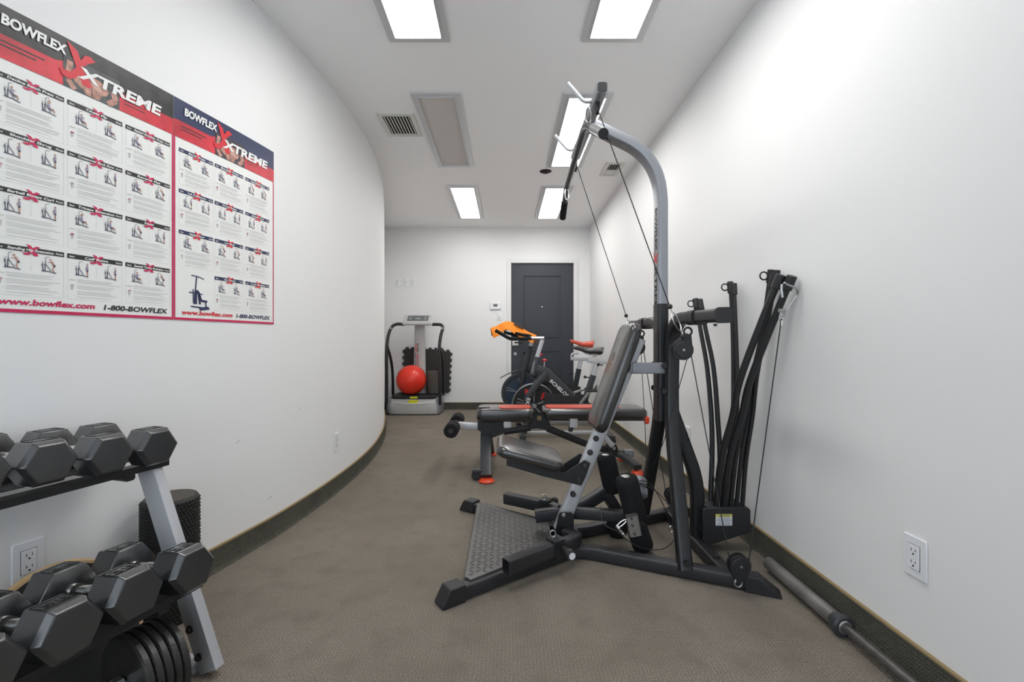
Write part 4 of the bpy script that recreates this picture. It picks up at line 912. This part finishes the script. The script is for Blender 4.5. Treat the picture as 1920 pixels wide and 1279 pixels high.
# ------------------------------------------------------------------ spin bikes
def P7(cx, cy, Y): return at(880+cx/5.814, 580+cy/5.814, Y)
def bike(Y, label, d):
    hub = P7(*d['hub'], Y); R = d['r']; root = thing('exercise_bike', label, 'exercise bike', (hub.x+.4, Y, 0), 'two spin bikes in front of the door')
    fw = MB().lathe([(R-d['rw'], -.012), (R-d['rw']*.7, -.016), (R, -.016), (R, .016), (R-d['rw']*.7, .016), (R-d['rw'], .012)], hub, (0, 1, 0), 48).build('flywheel_rim', d['rim'], root)
    di = MB().lathe([(0, -.006), (R-.012, -.006), (R-.012, .006), (0, .006)], hub, (0, 1, 0), 40).build('flywheel_disc', d['disc'], fw)
    m = MB()
    for k in range(5):
        a = math.radians(72*k+20)
        for da in (-.10, .10):
            p = V((math.cos(a+da), 0, math.sin(a+da)))*(R-.045); m.bar([hub+V((0, -.009, 0))+V((math.cos(a), 0, math.sin(a)))*.03, hub+V((0, -.009, 0))+p], .004, .007, up=(0, 1, 0), r=.001)
    m.build('spoke_pattern', 'silver_light', fw)
    if d.get('red'):
        m = MB()
        for k in range(5):
            a0 = math.radians(72*k+30); m.prism([hub+V((math.cos(a0+t)*q, -.0075, math.sin(a0+t)*q)) for t, q in ((.1, .09), (.14, .17), (.30, .185), (.45, .15), (.3, .10))], (0, .001, 0))
        m.build('red_graphics', 'bike_red', fw, smooth=0)
    MB().cyl(hub-V((0, .075, 0)), hub+V((0, .075, 0)), .012).cyl(hub-V((0, .078, 0)), hub-V((0, .06, 0)), .022, bev=.003).build('hub_axle', 'steel', fw)
    for sg in (-1, 1):
        MB().bar(spline([P7(a, b, Y)+V((0, .058*sg, 0)) for a, b in d['fork']], 5), d['fw'], .022, up=(0, 1, 0), r=.007).build('fork', d['frame'], root)
    up = [P7(a, b, Y) for a, b in d['sleeve']]; MB().bar(up, .055, .062, up=(0, 1, 0), r=.012).build('head_tube', d['frame'], root)
    up = [P7(a, b, Y) for a, b in d['post']]; MB().bar(up, .042, .050, up=(0, 1, 0), r=.008).build('handlebar_post', 'silver_light', root)
    up = [P7(a, b, Y) for a, b in d['beam']]; beam = MB().bar(fillet(up, .03, 4), d['bw'], .06, up=(0, 1, 0), r=.014).build('main_beam', d['frame'], root)
    up = [P7(a, b, Y) for a, b in d['ssleeve']]; MB().bar(up, .055, .062, up=(0, 1, 0), r=.010).build('seat_tube', d['frame'], root)
    up = [P7(a, b, Y) for a, b in d['spost']]; MB().bar(up, .040, .048, up=(0, 1, 0), r=.006).build('seat_post', 'silver_light', root)
    up = [P7(a, b, Y) for a, b in d['srail']]; MB().bar(up, .045, .036, r=.006).build('seat_slider', 'silver_light', root)
    # saddle
    sx0, sx1, sz, col, trimc = d['saddle']; a = P7(sx0, sz, Y); b = P7(sx1, sz, Y); L = b.x-a.x; m = MB(); vs = []; fs = []; N_ = 14; K = 16
    for i in range(N_+1):
        u = i/N_; wd = .020+.075*(max(0, (u-.35)/.65))**1.3; wd *= (1-max(0, (u-.9)/.1)**2*.45); x = a.x+L*u; zt = a.z+.014*math.cos(u*5.2)*(1 if u < .6 else .6)
        th = .040+.055*u*u*(1-max(0, (u-.88)/.12)*.5)
        if i in (0, N_): wd *= .55; th *= .5
        for k in range(K):
            t = 2*math.pi*k/K; vs.append(V((x, Y+wd*math.cos(t), zt-th/2+th/2*(abs(math.sin(t))**.7)*(1 if math.sin(t) > 0 else -1))))
    for i in range(N_):
        for k in range(K): fs.append((i*K+k, (i+1)*K+k, (i+1)*K+(k+1) % K, i*K+(k+1) % K))
    fs += [tuple(range(K)), tuple(range(N_*K+K-1, N_*K-1, -1))]
    m.add(vs, fs); sa = m.build('saddle', col, root, smooth=60); MB().cyl((a.x+L*.72, Y, a.z-.05), (a.x+L*.72, Y, a.z-.10), .018).build('saddle_clamp', 'steel', sa)
    MB().tube(spline([(a.x+L*.25, Y, a.z-.03), (a.x+L*.5, Y, a.z-.072), (a.x+L*.85, Y, a.z-.06)], 5), .0045, 8).build('saddle_rail', 'steel', sa)
    # crank and pedals
    bb_ = P7(*d['crank'], Y); ck = MB().lathe([(0, -.05), (.085, -.05), (.085, -.035), (0, -.035)], bb_, (0, 1, 0), 32).build('chain_guard', 'plastic', root)
    MB().prism([bb_+V((x, -.055, z)) for x, z in d['guard']], (0, .02, 0)).build('belt_cover', 'plastic', root, smooth=30)
    for sg, ang in ((-1, d['ca']), (1, d['ca']+math.pi)):
        e = bb_+V((.165*math.cos(ang), .085*sg, .165*math.sin(ang))); MB().bar([bb_+V((0, .085*sg, 0)), e], .028, .014, up=(0, 1, 0), r=.004).cyl(bb_, bb_+V((0, .09*sg, 0)), .012).build('crank_arm', 'steel', root)
        MB().box(e+V((0, .055*sg, 0)), (.09, .08, .022), bev=.005).tube([e+V((.03, .02*sg, .01)), e+V((.045, .06*sg, .05)), e+V((.03, .1*sg, .01))], .006, 8).build('pedal', 'plastic', root)
    # base
    zb = .045; x0, x1 = d['feet']
    MB().bar([(x0, Y, zb), (x1, Y, zb)], .045, .035).build('base_beam', d['base'], root)
    for x in (x0, x1): MB().bar([(x, Y-.26, zb-.006), (x, Y+.26, zb-.006)], .055, .045).build('floor_bar', d['foot'], root); [MB().box((x, Y+.24*s_, .012), (.07, .04, .022), bev=.004).build('rubber_foot', 'plastic', root) for s_ in (-1, 1)]
    MB().bar([hub+V((-.0, -.055, 0)), (x0+.02, Y-.055, .05)], .05, .018, up=(0, 1, 0)).bar([hub+V((-.0, .055, 0)), (x0+.02, Y+.055, .05)], .05, .018, up=(0, 1, 0)).build('front_stay', d['stay'], root)
    MB().bar([bb_, (x1-.03, Y, .05)], .05, .05, up=(0, 1, 0)).bar([bb_+V((-.03, 0, -.02)), ((x0+x1)/2+.06, Y, .055)], .045, .045, up=(0, 1, 0)).build('rear_stay', d['stay'], root)
    # handlebars
    for path, hw in d['bars']: MB().tube(spline([P7(a, b, Y+q) for a, b, q in path], 6), hw, 12).build('handlebar', 'foam', root)
    MB().cyl(P7(*d['stem'][0], Y), P7(*d['stem'][1], Y), .019, 18, bev=.003).build('stem', 'steel', root)
    # adjusters
    for a, b in d['knobs']:
        q = P7(a, b, Y-.03); MB().cyl(q, q+V((-.035, 0, .005)), .006).sphere(q+V((-.045, 0, .006)), .016, 12).build('adjust_knob', 'plastic', root)
    q = P7(*d['res'][0], Y); q2 = P7(*d['res'][1], Y); MB().cyl(q2, q, .008).build('resistance_stem', 'steel', root); MB().lathe([(0, -.012), (.016, -.012), (.024, -.004), (.024, .006), (.012, .014), (0, .014)], q, (0, 0, 1), 20).build('resistance_knob', 'bike_red', root)
    return root, beam
d1 = dict(hub=(705, 1045), r=.225, rw=.016, rim='chrome', disc='mark', red=True, fork=[(835, 690), (770, 770), (665, 900), (625, 985), (640, 1040), (700, 1050)], fw=.062, frame='charcoal', sleeve=[(745, 520), (688, 715)], post=[(795, 335), (735, 530)],
          beam=[(715, 640), (830, 680), (1165, 1000)], bw=.085, ssleeve=[(1352, 720), (1235, 1060)], spost=[(1392, 590), (1350, 730)], srail=[(1290, 560), (1490, 580)], saddle=(1128, 1462, 412, 'vinyl', None), crank=(1200, 1010),
          guard=[(-.04, .06), (-.36, .10), (-.36, -.03), (-.05, -.09), (.07, -.06), (.08, .04)], ca=.9, feet=(.165, 1.02), base='silver_light', foot='charcoal', stay='charcoal', bars=[([(285, 230, -.18), (370, 280, -.19), (450, 320, -.19), (560, 322, -.16), (665, 318, -.06)], .017), ([(500, 262, .20), (580, 280, .20), (655, 290, .17), (670, 312, .06)], .017)],
          stem=((660, 318), (815, 318)), knobs=[(1310, 745), (1455, 610)], res=((820, 556), (812, 660)))
b1_, beam1 = bike(4.60, 'dark grey spin bike nearest the weight bench, with black saddle', d1)
m = MB(); q0 = P7(893, 768, 4.60-.0315); q1 = P7(1100, 958, 4.60-.0315); dr = (q1-q0).normalized(); m.text('ECHELON', q0+V((dr.z, 0, -dr.x))*.026, dr, V((-dr.z, 0, dr.x)), .047, (q1-q0).length, .02); m.build('brand_lettering', 'p_white', beam1, smooth=0)
m = MB(); q0 = P7(1322, 870, 4.60-.029); m.text('ECHELON', q0, V((.32, 0, 1)), V((-1, 0, .32)), .022, .10, .01)
m.build('seat_tube_lettering', 'p_white', beam1, smooth=0)
m = MB(); m.bar([P7(715, 560, 4.57), P7(690, 690, 4.57)], .002, .006, up=(0, 1, 0), r=.001).bar([P7(700, 570, 4.57), P7(683, 690, 4.57)], .002, .004, up=(0, 1, 0), r=.001); m.build('head_stripe', 'p_white', b1_, smooth=0)
m = MB(); m.text('EX3', P7(630, 965, 4.528), V((-.25, 0, -1)), V((1, 0, -.25)), .05, .085, .02); m.build('fork_lettering', 'p_white', b1_, smooth=0)
d2 = dict(hub=(560, 910), r=.225, rw=.05, rim='charcoal', disc='blue', red=False, fork=[(655, 440), (625, 560), (580, 740), (560, 910)], fw=.060, frame='black', sleeve=[(665, 400), (620, 560)], post=[(690, 320), (655, 440)],
          beam=[(620, 620), (800, 780), (1150, 900)], bw=.075, ssleeve=[(1195, 650), (1140, 900)], spost=[(1218, 560), (1192, 660)], srail=[(1105, 540), (1310, 545)], saddle=(1098, 1358, 345, 'red_vinyl', None), crank=(1130, 900),
          guard=[(-.04, .10), (-.42, .06), (-.42, -.05), (-.05, -.09), (.07, -.06), (.08, .06)], ca=.3, feet=(.15, 1.02), base='silver_light', foot='black', stay='black', bars=[([(380, 250, -.16), (430, 262, -.17), (500, 285, -.12), (600, 305, -.03)], .017), ([(420, 265, .2), (560, 285, .2), (640, 300, .05)], .017)],
          stem=((600, 305), (700, 315)), knobs=[(1140, 700), (640, 480)], res=((775, 495), (740, 560)))
b2_, beam2 = bike(5.25, 'black spin bike beside the door, with red saddle and blue flywheel', d2)
MB().sweep(spline([P7(335, 752, 5.25), P7(400, 715, 5.25), P7(480, 680, 5.25), P7(560, 662, 5.25), P7(640, 665, 5.25)], 5), rrect(.07, .008, .003), (0, 0, 1)).build('flywheel_fender', 'charcoal', b2_)
MB().tube(fillet([P7(1115, 545, 5.24), P7(1110, 485, 5.24), P7(1190, 478, 5.24)], .03, 6), .011, 10).build('seat_hook', 'silver_light', b2_)
# towel draped over the handlebars
ridge = [P7(228, 200, 5.2), P7(330, 160, 5.2), P7(440, 128, 5.2), P7(510, 160, 5.2), P7(600, 215, 5.2), P7(735, 285, 5.2)]
hem = [P7(262, 322, 5.08), P7(330, 285, 5.06), P7(395, 225, 5.05), P7(500, 272, 5.05), P7(600, 325, 5.06), P7(690, 372, 5.08)]
RA = spline(ridge, 6); HA = spline(hem, 6); m = MB(); vs = []; fs = []; K = 12
for i, (a, b) in enumerate(zip(RA, HA)):
    back = V((a.x+.01, 5.34, min(a.z-.09, b.z+.03)))
    for k in range(K+1):
        u = k/K
        if u < .5: p = b.lerp(a, u*2); p.y += 0
        else: p = a.lerp(back, (u-.5)*2)
        p += V((0, .008*math.sin(i*.9+k*.7), .006*math.sin(i*.55+k*.5))); vs.append(p)
for i in range(len(RA)-1):
    for k in range(K): fs.append((i*(K+1)+k, i*(K+1)+k+1, (i+1)*(K+1)+k+1, (i+1)*(K+1)+k))
o = m.add(vs, fs).build('towel', 'towel', solid=.008, subsurf=1); tag(o, 'bright orange towel draped over the spin bike handlebars', 'towel')
o = MB().bar([P7(490, 152, 5.16), P7(592, 208, 5.16)], .03, .022, r=.006).build('device_holder', 'charcoal', b2_)
MB().bar([P7(492, 147, 5.158), P7(594, 203, 5.158)], .01, .006, r=.002).build('holder_edge', 'chrome', o)

# ------------------------------------------------------------------ vibration machine in the corner
def P6(cx, cy, Y): return at(700+cx/5.328, 560+cy/5.328, Y)
vib = thing('vibration_machine', 'grey vibration plate machine with black handrails in the far left corner', 'vibration machine', (-1.2, 6.1, 0))
x0, x1 = -1.545, -.860; m = MB(); prof = rrect(x1-x0, .42, .07, 6); xc = (x0+x1)/2; yc = 6.13; vs = []; k = len(prof)
for z, s in ((.012, .97), (.03, 1.0), (.13, 1.0), (.165, .97), (.20, .93), (.212, .90)): vs += [V((xc+a*s, yc+b*(s*.97+.03), z)) for a, b in prof]
fs = [tuple(range(k-1, -1, -1))]
for l in range(5):
    for i in range(k): j = (i+1) % k; fs.append((l*k+i, l*k+j, (l+1)*k+j, (l+1)*k+i))
fs.append(tuple(range(5*k, 6*k))); m.add(vs, fs); bs = m.build('base_housing', 'whitegrey', vib, smooth=40)
m = MB(); vs = []
for i in range(21):
    t = i/20; x = x0+.03+(x1-x0-.06)*t; z = .145+.035*abs(2*t-1)**3; vs += [V((x, 5.919, z)), V((x, 5.919, z+.012))]
MB().sweep([V((x0+.05+(x1-x0-.10)*i/20, 5.918+.03*abs(i/10-1)**6, .150+.03*abs(i/10-1)**3)) for i in range(21)], rrect(.012, .010, .003)).build('bumper_ridge', 'white', bs)
for fx in (x0+.08, x1-.08): MB().cyl((fx, 5.98, 0), (fx, 5.98, .014), .025).build('rubber_foot', 'plastic', bs)
MB().sweep([V((xc, 6.10, .212)), V((xc, 6.10, .235)), V((xc, 6.10, .255))], rrect(.58, .36, .05, 6), (0, 1, 0), True, False, [.96, 1, .98]).build('foot_plate', 'plastic', vib)
MB().box((-1.195, 5.917, .232), (.10, .003, .022)).build('warning_strip', 'yellow', vib, smooth=0)
MB().sweep([(-1.205, 5.921, .178), (-1.205, 5.919, .178)], rrect(.13, .042, .02, 6)).build('warning_sticker', 'yellow', vib)
MB().sweep([(-1.18, 6.24, .20), (-1.18, 6.26, .7), (-1.175, 6.24, 1.20)], rrect(.165, .085, .03, 5), (0, 1, 0), True, False, [1.1, .95, .85]).build('column', 'whitegrey', vib)
m = MB(); m.text('POWER', (-1.206, 6.208, .935), (0, 0, -1), (1, 0, 0), .026, .12, .03); m.build('column_lettering', 'p_bar', vib, smooth=0)
m = MB(); m.text('VIBRATION', (-1.206, 6.208, .80), (0, 0, -1), (1, 0, 0), .022, .20, .04); m.build('column_lettering', 'p_x', vib, smooth=0)
m = MB(); m.text('FITNESS', (-1.230, 6.208, .935), (0, 0, -1), (1, 0, 0), .022, .12, .04); m.build('column_lettering', 'p_x', vib, smooth=0)
m = MB(); m.text('MACHINE', (-1.232, 6.208, .80), (0, 0, -1), (1, 0, 0), .018, .20, .03); m.build('column_lettering', 'p_bar', vib, smooth=0)
cr = Matrix.Rotation(math.radians(38), 3, 'X')
co = V((-1.172, 6.10, 1.245)); cs = MB().box(co, (.40, .20, .05), cr, bev=.022).build('console', 'whitegrey', vib)
MB().box(co+cr @ V((-.0, .008, .0262)), (.28, .12, .002), cr, bev=.0009).build('console_face', 'lcd', cs)
m = MB(); m.box(co+cr @ V((.0, -.0, .0282)), (.075, .028, .001), cr); m.build('display', 'lcd2', cs, smooth=0)
m = MB()
for dx in (-.10, .10):
    for dy in (-.02, .01, .035): m.box(co+cr @ V((dx, dy, .0282)), (.035, .008, .001), cr)
m.build('console_buttons', 'p_grey', cs, smooth=0)
def hr(pts, r=.021, label=None): return MB().tube(spline(pts, 6), r, 14).build('handrail', 'black', vib)
hr([P6(130, 1060, 5.93), P6(132, 800, 5.93), P6(133, 520, 5.93), P6(150, 370, 5.98), P6(185, 285, 6.03), P6(235, 255, 6.06), P6(310, 258, 6.08)])
hr([P6(668, 1060, 5.93), P6(662, 800, 5.93), P6(658, 520, 5.93), P6(672, 380, 5.98), P6(692, 300, 6.03), P6(675, 262, 6.06), P6(590, 258, 6.08)])
hr([P6(140, 480, 5.94), P6(175, 610, 6.05), P6(192, 750, 6.15), P6(196, 960, 6.2)], .018); hr([P6(662, 480, 5.94), P6(690, 600, 6.05), P6(700, 740, 6.15), P6(700, 960, 6.2)], .018)
for cx in (178, 688): q = P6(cx, 296, 5.99); MB().cyl(q, q+V((0, -.01, 0)), .014).build('rail_bolt', 'steel', vib)
q = (-.885, 6.13, .12); MB().box(q, (.06, .40, .20), bev=.015).build('side_cover', 'silver', vib); MB().box((-1.52, 6.13, .12), (.06, .40, .20), bev=.015).build('side_cover', 'silver', vib)
# ball and roller standing on it
o = MB().sphere((-1.248, 6.02, .452), .196, 48).build('exercise_ball', 'red_ball'); tag(o, 'shiny red exercise ball resting on the vibration plate', 'exercise ball')
m = MB(); m.text('BODY', (-1.14, 5.868, .365), (1, 0, 0), (0, 0, 1), .018, .06, .01)
o = MB().lathe([(0, 0), (.080, 0), (.090, .012), (.090, .29), (.082, .305), (0, .305)], (-.975, 6.15, .2555), n=40).build('foam_roller', 'grey_foam'); tag(o, 'short brown grey foam roller standing beside the red ball', 'foam roller')
# puzzle mats
def puzzle(x0, z0, w, h, y, tilt, label, ang):
    m = MB(); pts = []; n = 7; st = w/n; tk = .022
    def side(a, b, nrm):
        a = V(a); b = V(b); L = (b-a); out = []
        for k in range(n):
            f0 = k/n; pa = a+L*f0; e = L/n
            out += [pa+e*.05, pa+e*.30, pa+e*.22+nrm*tk, pa+e*.78+nrm*tk, pa+e*.70]
        return out
    A, B, C, D = V((0, 0, 0)), V((w, 0, 0)), V((w, 0, h)), V((0, 0, h))
    pts = side(A, B, V((0, 0, -1))*0)+side(B, C, V((1, 0, 0)))+side(C, D, V((0, 0, 1)))+side(D, A, V((-1, 0, 0)))
    R_ = Matrix.Rotation(math.radians(ang), 3, 'Y'); T_ = Matrix.Rotation(math.radians(tilt), 3, 'X')
    pts = [V((x0, y, z0))+T_ @ (R_ @ p) for p in pts]
    o = m.prism(pts, (0, .012, 0)).build('puzzle_mat', 'puzzle', smooth=0); tag(o, label, 'foam mat', 'interlocking foam floor mats leaning on the back wall'); return o
puzzle(-1.435, .262, .56, .60, 6.352, -2, 'dark interlocking foam mat behind the machine column, front of the two', 1.5)
puzzle(-1.375, .262, .58, .585, 6.375, -1.5, 'dark interlocking foam mat sticking out to the right behind the machine', 2.5)

# ------------------------------------------------------------------ dumbbell rack and dumbbells
# rack axes: A runs along the rack away from the viewer, N_ points out from the wall
def set_tilt(deg):
    global T_out, T_up
    a = math.radians(deg); T_out = (Nn*math.cos(a)-Z*math.sin(a)).normalized(); T_up = (Z*math.cos(a)+Nn*math.sin(a)).normalized()
A = V((.28, .96, 0)).normalized(); Nn = V((.96, -.28, 0)).normalized(); Z = V((0, 0, 1))
TILT = 0.0
T_out = (Nn*math.cos(TILT)-Z*math.sin(TILT)).normalized(); T_up = A.cross(T_out)*-1
if T_up.z < 0: T_up = -T_up
rack = thing('dumbbell_rack', 'silver two tier dumbbell rack cut by the left edge', 'dumbbell rack', (-1.0, 1.2, 0))
foot = V((-.862, 1.335, 0)); topd = V((-.98, .285, 2.13)).normalized()
def upright(base):
    p0 = base+V((0, 0, .012)); p1 = base-Nn*.251+Z*.59
    MB().sweep([p0, p1], rrect(.030, .068, .003, 2), Nn).build('upright', 'silver_light', rack)
    g = p0+(p1-p0)*.09
    for f_, dn in ((.07, .0), (.20, .0)):
        q = p0+(p1-p0)*f_-A*.018; bolt(rack, q-Nn*.012, -A, .009)
    MB().bar([p0-Nn*.045, p0-Nn*.42], .05, .026).build('floor_runner', 'silver_light', rack)
upright(foot)
upright(foot-A*.98)
MB().bar([foot-Nn*.30+Z*.045-A*.02, foot-Nn*.30+Z*.045-A*.96], .05, .05, r=.004).build('lower_beam', 'silver_light', rack)
def tier(front, W_, name):       # front: outer lip at the far end
    back = front-T_out*W_; m = MB()
    f0 = front+A*.035; f1 = front-A*1.0
    for e, up in ((front, 1), (back, 1)):
        m.sweep([e+A*.0, e-A*1.0], [(-.0015, -.004), (.0015, -.004), (.0015, .016), (-.0015, .016)], T_up)
    c = front-T_out*W_/2
    for off in (.045, W_-.045): m.sweep([front-T_out*off+A*.0, front-T_out*off-A*1.0], rrect(.09, .004, .001), T_up)
    o = m.build('shelf_tray', 'black', rack); return o
# dumbbell: axis along T_out
def dumbbell(name_lab, end, r, L, wt, hl=.085):
    """end = centre of the outer end face; r = half flat-to-flat"""
    c = end-T_out*(L/2); root = thing('hex_dumbbell', name_lab, 'dumbbell', c-T_up*r, 'rubber hex dumbbells on the rack')
    R = r/math.cos(math.pi/6)
    def ring(o, k): return [o+(A*1.02*math.cos(math.radians(60*q))+T_up*math.sin(math.radians(60*q)))*R*k for q in range(6)]
    heads = []
    for sg in (1, -1):
        e = c+T_out*(L/2)*sg; s = -T_out*sg; m = MB(); ch = r*.30
        rr = [ring(e, .84), ring(e+s*ch*.85, 1.0), ring(e+s*(hl-ch*.5), 1.0), ring(e+s*hl, .68)]
        vs = sum(rr, []); fs = [(0, 1, 2, 3, 4, 5), tuple(range(23, 17, -1))]
        for l in range(3):
            for i in range(6): fs.append((l*6+i, l*6+(i+1) % 6, (l+1)*6+(i+1) % 6, (l+1)*6+i))
        h = m.add(vs, fs).build('head', 'rubber', root, bevel=.0028, smooth=30); heads.append(h)
        # recessed weight plate on the top flat
        mid = e+s*(hl*.56)+T_up*(r+.0006); fr = MB(); w_, h_ = R*.9, hl*.46
        for a0, b0, a1, b1 in ((-w_/2, -h_/2, w_/2, -h_/2), (w_/2, -h_/2, w_/2, h_/2), (w_/2, h_/2, -w_/2, h_/2), (-w_/2, h_/2, -w_/2, -h_/2)):
            fr.bar([mid+A*a0+T_out*b0, mid+A*a1+T_out*b1], .0022, .0008, up=T_up, r=.0002)
        fr.text(wt, mid-A*(w_*.40)+T_out*(h_*.36)*(1), A, -T_out if False else Z.cross(A)*-1 if False else (T_up.cross(A)), h_*.8, w_*.8, .03)
        fr.build('weight_marking', 'mark', h, smooth=0)
    a = c-T_out*(L/2-hl-.0); b = c+T_out*(L/2-hl-.0); n = 16; pts = [a.lerp(b, i/n) for i in range(n+1)]
    sc = [1.25, 1.25, 1.0]+[.95+.18*math.sin(math.pi*(i-2)/(n-4)) for i in range(3, n-2)]+[1.0, 1.25, 1.25]
    MB().tube(pts, .0135, 20, scale=sc).build('handle', 'chrome', root)
    for t in (.12, .17, .83, .88):
        q = a.lerp(b, t); MB().cyl(q-T_out*.0018, q+T_out*.0018, .0165, 20).build('grip_ring', 'slot', root)
    return root
def on(u, v, line, slope=.29):
    """world point on the vertical plane of the rack's front that is seen in direction (u,v)"""
    x0, y0 = line; Y = (x0-slope*y0)/(u-slope); return V((u*Y, Y, EYE-v*Y))
up_line = (-1.030, 1.36); lo_line = (-.84, 1.249)
U_ = []
for (px, py, r, lab) in ((301, 838, .053, 'upper row hex dumbbell at the far right end of the rack'), (212, 853, .053, 'upper row hex dumbbell, second from the right end of the rack'),
                         (98, 868, .0525, 'upper row hex dumbbell, third from the right, near the left edge'), (-40, 893, .053, 'upper row hex dumbbell almost cut off by the left edge')):
    p = on((px-CX)/F, (py-CY)/F, up_line); U_.append((p, r)); dumbbell(lab, p, r, .305, '15 LB', .082)
set_tilt(-6.5)
L_ = []
for (px, py, r, lab, wt) in ((368, 1067, .057, 'lower row hex dumbbell at the far right end of the rack', '25 LB'), (262, 1114, .057, 'lower row hex dumbbell, second from the right end', '25 LB'),
                         (138, 1182, .057, 'lower row hex dumbbell, third from the right, above the weight plates', '30 LB'), (-25, 1266, .057, 'lower row hex dumbbell in the bottom left corner', '35 LB')):
    p = on((px-CX)/F, (py-CY)/F, lo_line); L_.append((p, r)); dumbbell(lab, p, r, .33, wt, .098)
def tray_front(lst):
    p, r = lst[0]; zt = min(q.z-rr*1.02+(q-p).length*0 for q, rr in lst[:3]); return V((p.x, p.y, 0))+A*(.052)+Z*(p.z-r*1.03-.012)
tu = tray_front(U_); tl = tray_front(L_)
set_tilt(0); tier(tu-T_out*.035, .235, 'upper'); set_tilt(-6.5); tier(tl-T_out*.04, .25, 'lower')
for tp, wd, dg in ((tu-Nn*.02, .25, 0), (tl-Nn*.02, .27, -6.5)):
    set_tilt(dg)
    for q in (-.08, -.98): MB().bar([tp-T_out*.02+A*(q-.03)-T_up*.012, tp-T_out*(wd-.02)+A*(q-.03)-T_up*.012], .03, .02, up=T_up).build('shelf_bracket', 'black', rack)

# loadable dumbbell bar with plates on the floor under the rack
PA = V((.42, .91, 0)).normalized(); pc = V((-.962, 1.145, .1135))
for k in range(5):
    c = pc+PA*(.0205*k); r = .1125
    o = MB().lathe([(.013, 0), (r*.62, .003), (r*.72, .0), (r*.95, .0), (r, .004), (r, .0155), (r*.95, .0190), (r*.72, .019), (r*.62, .016), (.013, .019), (.013, 0)], c, PA, 56).build('weight_plate', 'iron')
    tag(o, ['weight plate on the chrome bar under the rack, nearest the viewer', 'second weight plate from the viewer on the chrome bar', 'middle weight plate of five on the chrome bar', 'fourth weight plate from the viewer on the chrome bar', 'farthest weight plate on the chrome bar, beside the rack upright'][k], 'weight plate', 'cast iron plates on the short bar')
sb = thing('dumbbell_bar', 'short chrome dumbbell bar carrying five black plates on the floor', 'dumbbell bar', pc)
MB().cyl(pc-PA*.16, pc+PA*.14, .0122, 20, bev=.002).build('bar', 'chrome', sb)
for t in (-.022, .112): MB().cyl(pc+PA*(t), pc+PA*(t+.018), .022, 6).cyl(pc+PA*(t-.002), pc+PA*(t+.020), .017, 20).build('star_collar', 'steel', sb)

# wooden balance board leaning against the wall behind the rack
bc = V((-1.185, 1.225, .182)); an = (V((.89, -.26, .375))).normalized()
o = thing('balance_board', 'round pale wood balance board behind the dumbbells, under the left outlet', 'balance board', bc)
MB().lathe([(0, -.009), (.186, -.009), (.192, -.004), (.192, .004), (.186, .009), (0, .009)], bc, an, 56).build('disc', 'wood', o)
MB().lathe([(0, .0095), (.178, .0095), (.178, .0105), (0, .0105)], bc, an, 56).build('grip_surface', 'slot', o)

# knobby foam roller standing by the wall
kr = thing('massage_roller', 'tall black knobby foam roller standing behind the rack upright', 'foam roller', (-1.185, 1.61, 0))
c = V((-1.185, 1.61, 0)); RR = .088; H = .425
MB().lathe([(0, 0), (RR-.006, 0), (RR-.004, .008), (RR-.004, H-.008), (RR-.010, H), (0, H)], c, n=48).build('core', 'knob_rubber', kr)
MB().lathe([(0, 0), (RR-.012, 0), (RR-.012, .001), (0, .001)], c+V((0, 0, H-.0003)), n=40).build('top_face', 'grey_foam', kr)
m = MB(); rows = 34; cols_ = 44
for i in range(rows):
    z = .012+(H-.024)*i/(rows-1)
    for j in range(cols_):
        a = 2*math.pi*(j+.5*(i % 2))/cols_; dr = V((math.cos(a), math.sin(a), 0)); 
        # leave the smooth worn oval the photo shows
        if abs(a-math.radians(292)) < .36 and abs(z-(H-.11)) < .058*math.sqrt(max(0, 1-((a-math.radians(292))/.36)**2)): continue
        if dr.y > .55: continue
        p = c+dr*(RR-.005)+Z*z; t = V((-dr.y, dr.x, 0)); s = .0042
        m.add([p-t*s-Z*s, p+t*s-Z*s, p+t*s+Z*s, p-t*s+Z*s, p+dr*.0055-t*s*.4-Z*s*.4, p+dr*.0055+t*s*.4-Z*s*.4, p+dr*.0055+t*s*.4+Z*s*.4, p+dr*.0055-t*s*.4+Z*s*.4], [(0, 1, 5, 4), (1, 2, 6, 5), (2, 3, 7, 6), (3, 0, 4, 7), (4, 5, 6, 7)])
kn = m.build('rubber_knobs', 'knob_rubber', kr, smooth=0); kn['kind'] = 'stuff'
ad = V((math.cos(math.radians(292)), math.sin(math.radians(292)), 0))

# ------------------------------------------------------------------ barbell by the right wall
bb = thing('barbell', 'long grey barbell lying on the carpet along the right wall', 'barbell', (1.115, 1.0, 0))
e0 = V((1.112, 1.925, .036)); e1 = V((1.112, 1.50, .036)); e2 = V((1.128, -.06, .036))
dd = (e1-e0).normalized(); 
MB().cyl(e0, e1, .0255, 28, bev=.004).build('sleeve', mat('worn_steel', (.20, .19, .18), .42, metal=.45, var=(8, .3)), bb)
MB().sweep([e1-dd*.030, e1-dd*.004, e1+dd*.006, e1+dd*.012], circ(1, 28), None, True, False, [.030, .036, .036, .030]).build('collar', 'charcoal', bb)
MB().sweep([e1+dd*.010, e1+dd*.016], circ(1, 28), None, True, False, [.024, .020]).build('bearing_ring', 'steel', bb)
MB().cyl(e1, e2, .0145, 20).build('shaft', mat('shaft_steel', (.12, .11, .105), .40, metal=.5, var=(30, .25)), bb)
MB().cyl(e2, e2-V((0, .40, 0)), .0255, 24, bev=.004).build('sleeve', 'steel', bb)
